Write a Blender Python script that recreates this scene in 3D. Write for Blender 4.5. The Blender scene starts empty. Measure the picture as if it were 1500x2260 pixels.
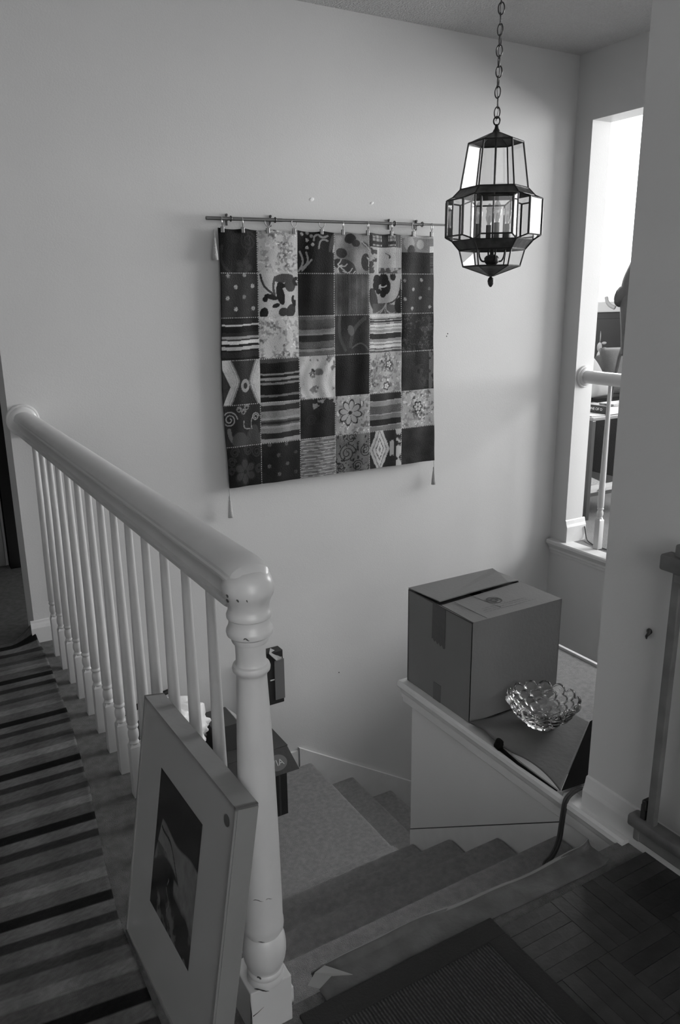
import bpy, bmesh, math, random
import numpy as np
from mathutils import Matrix, Vector
random.seed(7); RNG = np.random.RandomState(5)
SC = bpy.context.scene
COL = SC.collection

# ------------------------------------------------------------------ camera
cam = bpy.data.objects.new('camera', bpy.data.cameras.new('camera'))
COL.objects.link(cam)
RM = Matrix(((0.86417305, 0.14342966, -0.48232031), (-0.50305877, 0.22397452, -0.83472588), (-0.01169699, 0.96398306, 0.26570629)))
cam.matrix_world = Matrix.Translation((0, 0, 1.312)) @ RM.to_4x4()
cam.data.sensor_fit = 'VERTICAL'; cam.data.sensor_height = 24.0; cam.data.sensor_width = 16.0
cam.data.lens = 1720.71 / 2260 * 24.0
cam.data.clip_start = 0.02; cam.data.clip_end = 100
SC.camera = cam

# ------------------------------------------------------------------ world, lights, exposure
w = bpy.data.worlds.new('sky'); SC.world = w; w.use_nodes = True
w.node_tree.nodes['Background'].inputs[0].default_value = (1, 1, 1, 1)
w.node_tree.nodes['Background'].inputs[1].default_value = 4.0
SC.view_settings.view_transform = 'Standard'; SC.view_settings.look = 'None'
SC.view_settings.gamma = 1.0; SC.view_settings.use_curve_mapping = False
SC.view_settings.exposure = 0.0

def area(name, loc, rot, sx, sy, power, spread=180):
    l = bpy.data.lights.new(name, 'AREA'); l.shape = 'RECTANGLE'; l.size = sx; l.size_y = sy; l.energy = power
    l.spread = math.radians(spread)
    o = bpy.data.objects.new(name, l); COL.objects.link(o); o.location = loc; o.rotation_euler = rot
    return o
R90 = math.pi / 2
# daylight in the living room's two windows plus a weak fill added behind the camera
area('daylight_east', (6.32, 1.55, 1.75), (0, R90, 0), 1.7, 2.5, 230)
area('daylight_north', (5.25, 5.02, 2.0), (-R90, 0, 0), 1.6, 1.6, 90)
area('fill_behind_camera', (0.1, -1.72, 1.35), (R90, 0, 0), 1.65, 1.5, 4.6)  # added soft fill out of view, lifts the dim near side

# ------------------------------------------------------------------ materials
MATS = {}
def mat(name, v, rough=0.6, bump=0, scale=40, mott=0, mscale=6, spec=0.5, metal=0, coat=0, detail=3):
    if name in MATS: return MATS[name]
    m = bpy.data.materials.new(name); m.use_nodes = True; nt = m.node_tree; b = nt.nodes['Principled BSDF']
    b.inputs['Base Color'].default_value = (v, v, v, 1); b.inputs['Roughness'].default_value = rough
    b.inputs['Specular IOR Level'].default_value = spec; b.inputs['Metallic'].default_value = metal
    b.inputs['Coat Weight'].default_value = coat
    tc = nt.nodes.new('ShaderNodeTexCoord')
    if mott:
        n = nt.nodes.new('ShaderNodeTexNoise'); n.inputs['Scale'].default_value = mscale; n.inputs['Detail'].default_value = 4
        r = nt.nodes.new('ShaderNodeMapRange'); r.inputs['From Min'].default_value = .3; r.inputs['From Max'].default_value = .7
        r.inputs['To Min'].default_value = v * (1 - mott); r.inputs['To Max'].default_value = v * (1 + mott)
        nt.links.new(tc.outputs['Object'], n.inputs['Vector']); nt.links.new(n.outputs['Fac'], r.inputs['Value'])
        nt.links.new(r.outputs[0], b.inputs['Base Color'])
    if bump:
        n2 = nt.nodes.new('ShaderNodeTexNoise'); n2.inputs['Scale'].default_value = scale; n2.inputs['Detail'].default_value = detail
        bp = nt.nodes.new('ShaderNodeBump'); bp.inputs['Strength'].default_value = bump; bp.inputs['Distance'].default_value = .01
        nt.links.new(tc.outputs['Object'], n2.inputs['Vector']); nt.links.new(n2.outputs['Fac'], bp.inputs['Height'])
        nt.links.new(bp.outputs[0], b.inputs['Normal'])
    MATS[name] = m
    return m
def vmat(name, rough=.55, sheen=0, bump=0, scale=400, spec=.4):
    m = mat(name, .5, rough, bump, scale, spec=spec); nt = m.node_tree
    a = nt.nodes.new('ShaderNodeVertexColor'); a.layer_name = 'Col'
    nt.links.new(a.outputs[0], nt.nodes['Principled BSDF'].inputs['Base Color'])
    nt.nodes['Principled BSDF'].inputs['Sheen Weight'].default_value = sheen
    return m
def thin_glass(name, refl=.12, tint=.97, rough=.02):
    m = bpy.data.materials.new(name); m.use_nodes = True; nt = m.node_tree; nt.nodes.remove(nt.nodes['Principled BSDF'])
    t = nt.nodes.new('ShaderNodeBsdfTransparent'); t.inputs[0].default_value = (tint, tint, tint, 1)
    g = nt.nodes.new('ShaderNodeBsdfGlossy'); g.inputs['Roughness'].default_value = rough
    f = nt.nodes.new('ShaderNodeLayerWeight'); f.inputs[0].default_value = .5
    pw = nt.nodes.new('ShaderNodeMath'); pw.operation = 'POWER'; pw.inputs[1].default_value = 4
    ad = nt.nodes.new('ShaderNodeMath'); ad.operation = 'MULTIPLY_ADD'; ad.inputs[1].default_value = .28; ad.inputs[2].default_value = refl; ad.use_clamp = True
    mx = nt.nodes.new('ShaderNodeMixShader'); nt.links.new(f.outputs['Facing'], pw.inputs[0]); nt.links.new(pw.outputs[0], ad.inputs[0]); nt.links.new(ad.outputs[0], mx.inputs[0])
    nt.links.new(t.outputs[0], mx.inputs[1]); nt.links.new(g.outputs[0], mx.inputs[2])
    nt.links.new(mx.outputs[0], nt.nodes['Material Output'].inputs[0]); return m
def solid_glass(name):
    m = bpy.data.materials.new(name); m.use_nodes = True; b = m.node_tree.nodes['Principled BSDF']
    b.inputs['Base Color'].default_value = (1, 1, 1, 1); b.inputs['Roughness'].default_value = .03
    b.inputs['Transmission Weight'].default_value = 1; b.inputs['IOR'].default_value = 1.5; return m

WALL = mat('wall_paint', .62, .7, .05, 160, .015, 3)
CEIL = mat('popcorn_ceiling', .55, .9, 1.0, 130, .06, 120)
TRIM = mat('white_trim', .66, .38, .04, 60, .03, 20)
GLOSS = mat('glossy_white_paint', .62, .3, .03, 45, .03, 12)
CARPET = mat('stair_carpet', .42, .95, 1.0, 420, .14, 55, spec=.1)
CARPET2 = mat('hall_carpet', .24, .95, 1.0, 420, .18, 40, spec=.1)
DARKW = mat('dark_wood', .03, .5, .2, 30, .3, 12)
BLACK = mat('black_iron', .012, .45, .1, 80)
IRON = mat('antique_metal', .075, .35, .15, 60, .4, 40, metal=.5)
SILV = mat('brushed_steel', .5, .3, metal=1.0)
DSTEEL = mat('dull_rod_metal', .22, .35, metal=.8)
CARD = mat('cardboard', .22, .8, .1, 120, .06, 5)
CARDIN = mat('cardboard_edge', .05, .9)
PRINT = mat('dark_print', .045, .7)
BLK = mat('black_card', .018, .5, .1, 60)
DGREY = mat('dark_grey_card', .045, .6)
MGREY = mat('mid_grey', .12, .6)
PAPER = mat('paper_white', .7, .8)
PLANKS = [mat('parquet_%d' % i, v, .42, .15, 50, .3, 25) for i, v in enumerate((.020, .024, .028, .034, .022))]
JOINT = mat('parquet_joint', .013, .9)
GLASS = thin_glass('lantern_glass', .02)
WINGLASS = thin_glass('window_glass', .0)
BGLASS = solid_glass('pressed_glass')
BULBG = thin_glass('bulb_glass', .12, .82)

# ------------------------------------------------------------------ mesh helpers
def link(name, me, m, parent=None, smooth=False):
    if m is not None and not me.materials: me.materials.append(m)
    if smooth:
        for p in me.polygons: p.use_smooth = True
    o = bpy.data.objects.new(name, me); COL.objects.link(o)
    if parent is not None:
        o.parent = parent; o.matrix_parent_inverse = parent.matrix_world.inverted() if False else Matrix.Translation(-Vector(parent.location))
    return o
def obj(name, bm, m, parent=None, smooth=False, auto=False):
    me = bpy.data.meshes.new(name); bmesh.ops.recalc_face_normals(bm, faces=bm.faces[:]); bm.to_mesh(me); bm.free()
    o = link(name, me, m, parent, smooth)
    if auto: me.set_sharp_from_angle(angle=math.radians(35 if auto is True else auto))
    return o
def box(bm, x0, x1, y0, y1, z0, z1, bev=0, mi=0, M=None):
    r = bmesh.ops.create_cube(bm, size=1)
    vs = r['verts']
    bmesh.ops.scale(bm, vec=(x1 - x0, y1 - y0, z1 - z0), verts=vs)
    bmesh.ops.translate(bm, vec=((x0 + x1) / 2, (y0 + y1) / 2, (z0 + z1) / 2), verts=vs)
    if M is not None: bmesh.ops.transform(bm, matrix=M, verts=vs)
    fs = list({f for v in vs for f in v.link_faces})
    for f in fs: f.material_index = mi
    if bev:
        es = list({e for v in vs for e in v.link_edges})
        bmesh.ops.bevel(bm, geom=es, offset=bev, segments=2, affect='EDGES', profile=.5)
    return bm
def bx(*a, **k): return box(bmesh.new(), *a, **k)
def prism(bm, pts, axis, a, b, mi=0):
    """polygon pts (2D) extruded along axis from a to b. axis 'X': pts=(y,z); 'Y': (x,z); 'Z': (x,y)"""
    def P(p, t): return {'X': (t, p[0], p[1]), 'Y': (p[0], t, p[1]), 'Z': (p[0], p[1], t)}[axis]
    v0 = [bm.verts.new(P(p, a)) for p in pts]; v1 = [bm.verts.new(P(p, b)) for p in pts]; n = len(pts)
    fs = [bm.faces.new(v0), bm.faces.new(v1)] + [bm.faces.new((v0[i], v0[(i + 1) % n], v1[(i + 1) % n], v1[i])) for i in range(n)]
    for f in fs: f.material_index = mi
    return bm
def lathe(bm, prof, c=(0, 0), seg=32, rot=0, M=None, cap=True):
    """prof list of (r,z)"""
    rings = []
    for r, z in prof:
        rings.append([bm.verts.new((c[0] + r * math.cos(rot + 2 * math.pi * k / seg), c[1] + r * math.sin(rot + 2 * math.pi * k / seg), z)) for k in range(seg)])
    for a, b in zip(rings, rings[1:]):
        for k in range(seg): bm.faces.new((a[k], a[(k + 1) % seg], b[(k + 1) % seg], b[k]))
    if cap:
        bm.faces.new(rings[0]); bm.faces.new(rings[-1])
    if M is not None: bmesh.ops.transform(bm, matrix=M, verts=[v for r in rings for v in r])
    return bm
def tube(bm, pts, r, seg=8, cap=True):
    pts = [Vector(p) for p in pts]; rings = []; up = Vector((0, 0, 1)); prevn = None
    for i, p in enumerate(pts):
        t = (pts[min(i + 1, len(pts) - 1)] - pts[max(i - 1, 0)]).normalized()
        if prevn is None:
            n = t.cross(up if abs(t.z) < .9 else Vector((1, 0, 0))).normalized()
        else:
            n = (prevn - t * prevn.dot(t)).normalized()
        prevn = n; b = t.cross(n); rr = r[i] if isinstance(r, (list, tuple)) else r
        rings.append([bm.verts.new(p + n * rr * math.cos(2 * math.pi * k / seg) + b * rr * math.sin(2 * math.pi * k / seg)) for k in range(seg)])
    for a, b in zip(rings, rings[1:]):
        for k in range(seg): bm.faces.new((a[k], a[(k + 1) % seg], b[(k + 1) % seg], b[k]))
    if cap: bm.faces.new(rings[0]); bm.faces.new(rings[-1])
    return bm
def torus(bm, c, R_, r, ax1, ax2, e=1.0, seg=20, s2=6, stretch=0):
    c = Vector(c); ax1 = Vector(ax1); ax2 = Vector(ax2); nn = ax1.cross(ax2); rings = []
    for i in range(seg):
        a = 2 * math.pi * i / seg; d = ax1 * math.cos(a) + ax2 * math.sin(a)
        p = c + ax1 * R_ * math.cos(a) + ax2 * (R_ * e * math.sin(a))
        rings.append([bm.verts.new(p + d * r * math.cos(2 * math.pi * k / s2) + nn * r * math.sin(2 * math.pi * k / s2)) for k in range(s2)])
    for i in range(seg):
        a, b = rings[i], rings[(i + 1) % seg]
        for k in range(s2): bm.faces.new((a[k], a[(k + 1) % s2], b[(k + 1) % s2], b[k]))
    return bm
def poly(bm, pts, mi=0):
    f = bm.faces.new([bm.verts.new(p) for p in pts]); f.material_index = mi; return f
def slab(bm, pts, n, t, mi=0):
    """closed plate: polygon pts thickened by t along n"""
    n = Vector(n).normalized() * t; a = [bm.verts.new(p) for p in pts]; b = [bm.verts.new(Vector(p) + n) for p in pts]; k = len(pts)
    fs = [bm.faces.new(a), bm.faces.new(b)] + [bm.faces.new((a[i], a[(i + 1) % k], b[(i + 1) % k], b[i])) for i in range(k)]
    for f in fs: f.material_index = mi
    return bm
def tag(o, label, cat, group=None, kind=None):
    if label: o['label'] = label
    if cat: o['category'] = cat
    if group: o['group'] = group
    if kind: o['kind'] = kind
    return o
def thing(name, label, cat, loc=(0, 0, 0), group=None):
    o = bpy.data.objects.new(name, None); COL.objects.link(o); o.location = loc; o.empty_display_size = .05
    return tag(o, label, cat, group)
def struct(name, bm, m, smooth=False, label=None):
    o = obj(name, bm, m, None, smooth); o['kind'] = 'structure'
    if label: o['label'] = label
    return o
def text(name, s, size, M, m, parent, ext=.0006):
    c = bpy.data.curves.new(name, 'FONT'); c.body = s; c.size = size; c.extrude = ext; c.materials.append(m)
    t = bpy.data.objects.new(name, c); COL.objects.link(t); dg = bpy.context.evaluated_depsgraph_get()
    me = bpy.data.meshes.new_from_object(t.evaluated_get(dg)); bpy.data.objects.remove(t); me.transform(M)
    me.materials.clear(); me.materials.append(m)
    return link(name, me, None, parent)
def frameM(origin, u, v):
    u = Vector(u).normalized(); v = Vector(v); v = (v - u * v.dot(u)).normalized(); n = u.cross(v)
    m = Matrix((u, v, n)).transposed().to_4x4(); m.translation = Vector(origin); return m
def gridmesh(name, nx, ny, posf, colf=None, m=None, parent=None):
    U, V = np.meshgrid(np.linspace(0, 1, nx), np.linspace(0, 1, ny)); P = posf(U, V)
    idx = np.arange(nx * ny).reshape(ny, nx)
    q = np.stack([idx[:-1, :-1], idx[:-1, 1:], idx[1:, 1:], idx[1:, :-1]], -1).reshape(-1, 4)
    me = bpy.data.meshes.new(name); me.vertices.add(nx * ny); me.vertices.foreach_set('co', P.reshape(-1, 3).astype(np.float32).ravel())
    me.loops.add(q.size); me.loops.foreach_set('vertex_index', q.ravel().astype(np.int32))
    me.polygons.add(len(q)); me.polygons.foreach_set('loop_start', (np.arange(len(q)) * 4).astype(np.int32))
    try: me.polygons.foreach_set('loop_total', np.full(len(q), 4, np.int32))
    except Exception: pass
    me.update(calc_edges=True)
    if colf is not None:
        c = np.clip(colf(U, V), 0, 1).ravel(); ca = me.color_attributes.new('Col', 'FLOAT_COLOR', 'POINT')
        ca.data.foreach_set('color', np.stack([c, c, c, np.ones_like(c)], -1).astype(np.float32).ravel())
    return link(name, me, m, parent, True)

# constants of the place (metres)
B = 3.089; XR = 3.17; ZC = 2.436; XP = 1.448; YP = 1.2246; ZL = -.95; LOW = -2.3

# ================================================================== THE SETTING
bm = bmesh.new()
box(bm, .38, 3.33, B, B + .15, LOW, ZC)
struct('wall_back', bm, WALL)
bm = bmesh.new()
box(bm, XR, XR + .13, -1.75, B, LOW, -.10)            # below the sill
box(bm, XR, XR + .13, 2.979, B, -.10, ZC)             # jamb post
box(bm, XR, XR + .13, -1.75, 2.979, 2.13, 2.95)       # header
box(bm, XR, XR + .13, -1.75, 1.30, -.10, 2.13)
box(bm, XR, XR + .13, 2.979, 4.9, ZC, 2.95)
box(bm, XR, XR + .13, B + .15, 4.9, -.1, ZC)
struct('wall_right', bm, WALL)
bm = bmesh.new(); box(bm, XP, XP + .115, -1.75, YP, .0, ZC); box(bm, XP + .115, XR, 1.10, YP, LOW, ZC)
struct('wall_near_right', bm, WALL)
bm = bmesh.new(); box(bm, XP, 2.12, YP, 2.014, LOW, -.022); struct('wall_half', bm, WALL)
bm = bmesh.new(); box(bm, XP + .02, 2.10, YP, 2.004, -.022, .0, bev=.004)
struct('floor_platform', bm, CARPET)
struct('ceiling', bx(-1.8, 3.33, -1.75, 4.4, ZC, ZC + .1), CEIL)
# upstairs floor, carpeted part and slab over the stairwell edge
bm = bmesh.new()
box(bm, -1.8, .475, -1.75, 4.3, -.25, 0)
box(bm, .475, XP, -1.75, 1.085, -.25, 0)
struct('floor', bm, CARPET2)
bm = bmesh.new(); box(bm, .36, .475, 1.085, B, LOW, -.25); struct('wall_stairwell', bm, WALL)
struct('floor_lower', bx(.36, XR, YP, B, LOW - .1, LOW), CARPET2)
# hall beyond and entrance hall shell
struct('wall_hall_end', bx(-1.8, 1.0, 4.156, 4.30, 0, ZC), WALL)
struct('wall_hall_return', bx(.38, .50, B + .15, B + .185, 0, ZC), WALL)
struct('wall_hall_right', bx(.90, 1.0, B + .15, 4.156, 0, ZC), WALL)
struct('wall_left', bx(-1.9, -1.8, -1.75, 4.3, 0, ZC), WALL)
bm = bmesh.new(); box(bm, -1.8, -.75, -1.85, -1.75, 0, ZC); box(bm, .95, XR, -1.85, -1.75, 0, ZC)
box(bm, -.75, .95, -1.85, -1.75, 0, .75); box(bm, -.75, .95, -1.85, -1.75, 2.3, ZC); struct('wall_entrance', bm, WALL)
def window(name, x0, x1, y0, y1, z0, z1, ax):
    bm = bmesh.new(); t = .05
    if ax == 'X':
        for a, b, c, d in ((y0, y1, z0, z0 + t), (y0, y1, z1 - t, z1), (y0, y0 + t, z0, z1), (y1 - t, y1, z0, z1)): box(bm, x0, x1, a, b, c, d)
    else:
        for a, b, c, d in ((x0, x1, z0, z0 + t), (x0, x1, z1 - t, z1), (x0, x0 + t, z0, z1), (x1 - t, x1, z0, z1)): box(bm, a, b, y0, y1, c, d)
    o = struct(name, bm, TRIM)
    if ax == 'X': g = bx((x0 + x1) / 2 - .002, (x0 + x1) / 2 + .002, y0 + t, y1 - t, z0 + t, z1 - t)
    else: g = bx(x0 + t, x1 - t, (y0 + y1) / 2 - .002, (y0 + y1) / 2 + .002, z0 + t, z1 - t)
    obj('pane', g, WINGLASS, o); return o
window('window_1', -.75, .95, -1.83, -1.78, .75, 2.3, 'Y')
# living room
ZF = -.03
bm = bmesh.new(); box(bm, XR + .0, 6.3, -.6, 4.95, -.10, ZF); struct('floor_living_room', bm, mat('living_carpet', .15, .95, .8, 200, .35, 2.2))
struct('ceiling_living_room', bx(XR, 6.4, -.6, 5.0, 2.95, 3.05), CEIL)
bm = bmesh.new(); box(bm, 6.2, 6.3, -.6, .25, -.1, 2.95); box(bm, 6.2, 6.3, 2.85, 5.0, -.1, 2.95); box(bm, 6.2, 6.3, .25, 2.85, -.1, .85); box(bm, 6.2, 6.3, .25, 2.85, 2.65, 2.95)
struct('wall_living_east', bm, WALL)
bm = bmesh.new(); box(bm, XR + .13, 4.4, 4.9, 5.0, -.1, 2.95); box(bm, 4.4, 6.2, 4.9, 5.0, -.1, 1.15); box(bm, 6.1, 6.2, 4.9, 5.0, 1.15, 2.95); box(bm, 4.4, 6.1, 4.9, 5.0, 2.86, 2.95)
struct('wall_living_north', bm, WALL)
struct('wall_living_south', bx(XR + .13, 6.2, -.7, -.6, -.1, 2.95), WALL)
window('window_2', 6.22, 6.27, .25, 2.85, .85, 2.65, 'X')
window('window_3', 4.4, 6.1, 4.92, 4.97, 1.15, 2.86, 'Y')

# hall door at the end of the passage
d1 = struct('door_1', bx(-.55, .41, 4.115, 4.15, .012, 2.05, bev=.004), mat('hall_door_paint', .085, .5))
obj('door_frame', box(box(bx(.425, .56, 4.08, 4.156, 0, 2.12), -.66, -.565, 4.08, 4.156, 0, 2.12), -.66, .475, 4.08, 4.156, 2.06, 2.14), mat('matt_black_frame', .008, .95, spec=.03), d1)
obj('door_handle', lathe(bmesh.new(), [(.001, 0), (.024, .003), (.024, .03), (.012, .034), (.012, .05), (.026, .06), (.026, .075), (.001, .085)], seg=16, M=Matrix.Translation((.33, 4.115, .98)) @ Matrix.Rotation(R90, 4, 'X')), SILV, d1)

# mouldings ---------------------------------------------------------
def moulding(bm, path_axis, a, b, face, z0, prof, sgn=-1):
    """prof [(out,z)] out from face"""
    if path_axis == 'Y': prism(bm, [(face + sgn * o_, z0 + z) for o_, z in prof], 'Y', a, b)
    else: prism(bm, [(face + sgn * o_, z0 + z) for o_, z in prof], 'X', a, b)
    return bm
BASEP = [(0, 0), (.014, 0), (.014, .062), (.010, .074), (.006, .082), (.005, .09), (0, .092)]
CAPP = [(-.012, .012), (-.012, -.005), (0, -.005), (0, -.080), (.008, -.080), (.013, -.074), (.013, -.060), (.020, -.055), (.020, -.040), (.024, -.032), (.027, -.018), (.036, -.013), (.040, -.006), (.0385, .006), (.032, .012)]
bm = bmesh.new(); moulding(bm, 'X', .366, .52, B, 0, BASEP); struct('baseboard_back', bm, TRIM)
bm = bmesh.new(); moulding(bm, 'Y', -1.75, YP - 0.0, XP, 0, [(0, 0), (.016, 0), (.016, .058), (.012, .068), (.009, .08), (.006, .095), (0, .098)])
struct('baseboard_right', bm, TRIM)
bm = bmesh.new(); moulding(bm, 'X', XR - .002, XR + .145, 2.979, ZF, [(0, 0), (.016, 0), (.016, .09), (.010, .105), (.005, .125), (0, .13)])
struct('baseboard_jamb', bm, TRIM)
# cap of the half wall (stairwell ledge)
bm = bmesh.new(); prism(bm, [(XP - o_, z) for o_, z in CAPP], 'Y', 1.07, 2.052)
prism(bm, [(2.045 - 0 if False else 2.014 + o_, z) for o_, z in [(-.03, .012), (-.03, -.005), (0, -.005), (0, -.062), (.006, -.062), (.013, -.044), (.020, -.026), (.030, -.008), (.030, .006), (.026, .012)]], 'X', XP + .031, 2.12)
struct('trim_1', bm, TRIM, label='painted moulded cap along the half wall')
bm = bmesh.new(); prism(bm, [(2.10, -.02), (2.118, -.02), (2.119, .003), (2.116, .007), (2.104, .007)], 'Y', YP, 2.0); struct('trim_2', bm, TRIM)
# sill moulding under the opening to the living room
bm = bmesh.new(); prism(bm, [(XR - o_, -.035 + z) for o_, z in [(-.05, .008), (0, -.005), (0, -.075), (.006, -.075), (.009, -.06), (.015, -.054), (.015, -.042), (.024, -.032), (.034, -.02), (.04, -.012), (.04, .002), (.034, .008)]], 'Y', 1.30, 3.078)
struct('trim_3', bm, TRIM)
# skirts of the stairs
bm = bmesh.new()
prism(bm, [(1.07, -.0), (1.307, -.101), (2.014, -.589), (2.014, -1.25), (1.07, -.6)], 'X', XP - .0016, XP + .002); struct('trim_4', bm, TRIM)
bm = bmesh.new(); prism(bm, [(1.20, -.0275), (1.307, -.1005), (2.014, -.5885), (2.014, -.5855), (1.307, -.0975), (1.20, -.0245)], 'X', XP - .0022, XP + .001); struct('trim_shadow_line', bm, PRINT, label='painted shadow line above the stair skirt')  # dark strip stands in for the shadow at the panel's lower edge
bm = bmesh.new()
prism(bm, [(.475, -.862), (1.520, -.862), (1.520, LOW), (.475, LOW)], 'Y', B - .014, B)
prism(bm, [(1.528, -.848), (1.60, -.894), (XR, -1.888), (XR, LOW), (1.528, LOW)], 'Y', B - .016, B); struct('trim_5', bm, TRIM)
bm = bmesh.new(); prism(bm, [(1.12, .02), (1.16, .02), (2.25, -.72), (2.25, LOW), (1.12, -.5)], 'X', .475, .489)
box(bm, .472, .487, 2.25, B, LOW, -.862); struct('trim_6', bm, TRIM)
struct('trim_7', bx(.40, .48, 1.14, B, -.25, -.004, bev=.003), TRIM)   # stairwell edge board under the balusters
bm = bmesh.new(); box(bm, .48, .52, 1.10, 1.115, -.06, .025, bev=.003); struct('trim_8', bm, TRIM)

# ================================================================== STAIRS
st = thing('carpeted_staircase', 'upper flight of grey carpeted stairs going down from the parquet to the landing', 'staircase', (1, 1.1, -.5))
def nose_prof(yn, yb, zt, zb, r=.021):
    """cross section of one carpeted step: nosing at yn (far), back yb (near), top zt, bottom zb"""
    p = [(yb, zb), (yb, zt)]
    c = (yn - r, zt - r)
    for k in range(0, 9):
        a = R90 - k * math.pi / 8
        p.append((c[0] + r * math.cos(a), c[1] + r * math.sin(a)))
    p += [(yn - r - .004, zt - 2 * r), (yn - .022, zt - 2 * r - .01), (yn - .022, zb)]
    return p
NO = [(1.098, -.0015), (1.319, -.14), (1.552, -.303), (1.785, -.465), (1.997, -.628), (2.195, -.790)]
for i in range(1, 6):
    yn, zt = NO[i]; yb = NO[i - 1][0] - .03
    bm = prism(bmesh.new(), nose_prof(yn, yb, zt, zt - .26), 'X', .489, XP - .010)
    if i == 5: prism(bm, nose_prof(yn, 2.016, zt, zt - .15), 'X', XP - .010, 1.487)
    obj('step', bm, CARPET, st)
obj('step', prism(bmesh.new(), nose_prof(1.098, 1.03, -.001, -.17), 'X', .505, XP - .010), CARPET, st)
# landing: an L, its edge runs along Y at X = 1.60
bm = bmesh.new()
def noseX(xn, xb, zt, zb, r=.021): return nose_prof(xn, xb, zt, zb, r)
prism(bm, noseX(1.60, .489, ZL, ZL - .25), 'Y', 2.014, B - .016)
o = struct('floor_landing', bm, CARPET)
st2 = thing('carpeted_staircase', 'lower flight of grey carpeted stairs turning right under the back wall', 'staircase', (2.4, 2.5, -1.5))
for i in range(1, 7):
    xn = 1.60 + .243 * i
    if xn > XR: xn = XR
    obj('step', prism(bmesh.new(), noseX(xn, 1.60 + .243 * (i - 1) - .04, ZL - .168 * i, ZL - .168 * i - .28), 'Y', 2.02, B - .016), CARPET, st2)

# ================================================================== PARQUET
par = struct('floor_parquet', bx(.50, XP - .001, -1.7, 1.022, .0005, .003), JOINT, label='dark parquet in squares of five fingers laid crosswise')
S = .1636; proto = {}
def plank_mesh(horizontal, mi):
    k = (horizontal, mi)
    if k in proto: return proto[k]
    L, W = S - .0009, S / 5 - .0009
    bm = bmesh.new(); a, b = (L, W) if horizontal else (W, L)
    box(bm, -a / 2, a / 2, -b / 2, b / 2, 0, .0062, bev=0)
    me = bpy.data.meshes.new('plank'); bm.to_mesh(me); bm.free(); me.materials.append(PLANKS[mi]); proto[k] = me; return me
for ix in range(6):
    for iy in range(5):
        x1 = XP - .002 - .0 - ix * S; y1 = 1.021 - iy * S
        if x1 - S < .50: continue
        hz = (ix + iy) % 2 == 0
        for k in range(5):
            me = plank_mesh(hz, random.randrange(5)); o = bpy.data.objects.new('plank', me); COL.objects.link(o); o.parent = par
            if hz: o.location = (x1 - S / 2, y1 - (k + .5) * S / 5, .001 + random.uniform(0, .0008))
            else: o.location = (x1 - (k + .5) * S / 5, y1 - S / 2, .001 + random.uniform(0, .0008))

# curled vinyl strip at the head of the stairs
vs = thing('stair_edge_strip', 'grey worn strip with pale raised lip along the top stair edge', 'edge strip', (.95, 1.07, 0))
def strippos(U, V):
    x = .568 + U * .76 ; y = 1.045 + V * .065 - .018 * (U - .2) * 0
    lip = np.clip((V - .82) / .18, 0, 1); z = .0045 + .016 * lip ** 1.5 * (.6 + .4 * np.sin(U * 7)) + .002 * np.sin(U * 23) * V
    end = np.clip((U - .965) / .035, 0, 1); z = z + .012 * end ** 2
    y = y + .01 * (1 - U) + .004 * np.sin(U * 5)
    return np.stack([x, y, z], -1)
o = gridmesh('strip', 90, 16, strippos, None, mat('worn_vinyl', .095, .6, .3, 40, .25, 18), vs)
o.modifiers.new('s', 'SOLIDIFY').thickness = .002
o = gridmesh('lip', 90, 5, lambda U, V: strippos(U, .93 + V * .09) + np.array([0, .001, .0012]), None, mat('pale_vinyl_edge', .2, .5), vs)
o.modifiers.new('s', 'SOLIDIFY').thickness = .0015
bm = bmesh.new()
slab(bm, [(.548, 1.098, .012), (.572, 1.112, .018), (.60, 1.092, .016), (.566, 1.082, .010)], (0, 0, 1), .0015)
slab(bm, [(.572, 1.112, .019), (.592, 1.108, .030), (.636, 1.072, .016), (.60, 1.090, .016)], (0, 0, 1), .0015)
obj('torn_end', bm, mat('torn_backing', .26, .8), vs)['label'] = 'pale torn end folded up'

# ================================================================== RUGS
# striped runner on the left
PER = .3035; Y0 = 1.5495
PAT = [(0, .0360, .016), (.0360, .0755, .16), (.0755, .1055, .045), (.1055, .1505, .14), (.1505, .1815, .07), (.1815, .222, .15), (.222, .2575, .23), (.2575, PER, .13)]
def rug_edge(y): return np.interp(y, [.2, .9, 1.24, 1.47, 1.67, 1.96, 2.42, 3.0, 3.2], [.275, .276, .277, .277, .296, .331, .368, .391, .395])
def rug_pos(U, V):
    y = -.6 + V * 3.715; e = rug_edge(y)
    x = e - (1 - U) * 1.35
    # stripes lean a little towards the camera end
    ys = y - .11 * (x - e) * np.clip((2.2 - y) / .8, 0, 1)
    end = np.clip((V - .962) / .038, 0, 1)
    curl = np.clip((U - .92) / .08, 0, 1)
    z = .009 + .062 * (end ** 2) * curl ** 1.5 + .0015 * np.sin(y * 14 + x * 3)
    ys = ys - .0 * end
    x = x - .02 * end * curl
    return np.stack([x, ys, z], -1)
def rug_col(U, V):
    y = -.6 + V * 3.715; p = np.mod((Y0 + .017 - y), PER); c = np.full_like(y, .14)
    for a, b, v in PAT: c = np.where((p >= a) & (p < b), v, c)
    n = RNG.rand(*c.shape)
    return c * (.82 + .36 * n) * (.9 + .1 * np.sin(U * 60 + V * 9))
rug = gridmesh('striped_runner', 150, 760, rug_pos, rug_col, vmat('woven_wool', .95, 0, .5, 500, .05))
tag(rug, 'striped woven runner in black and greys along the balustrade', 'rug')
rug.modifiers.new('s', 'SOLIDIFY').thickness = .006
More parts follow.
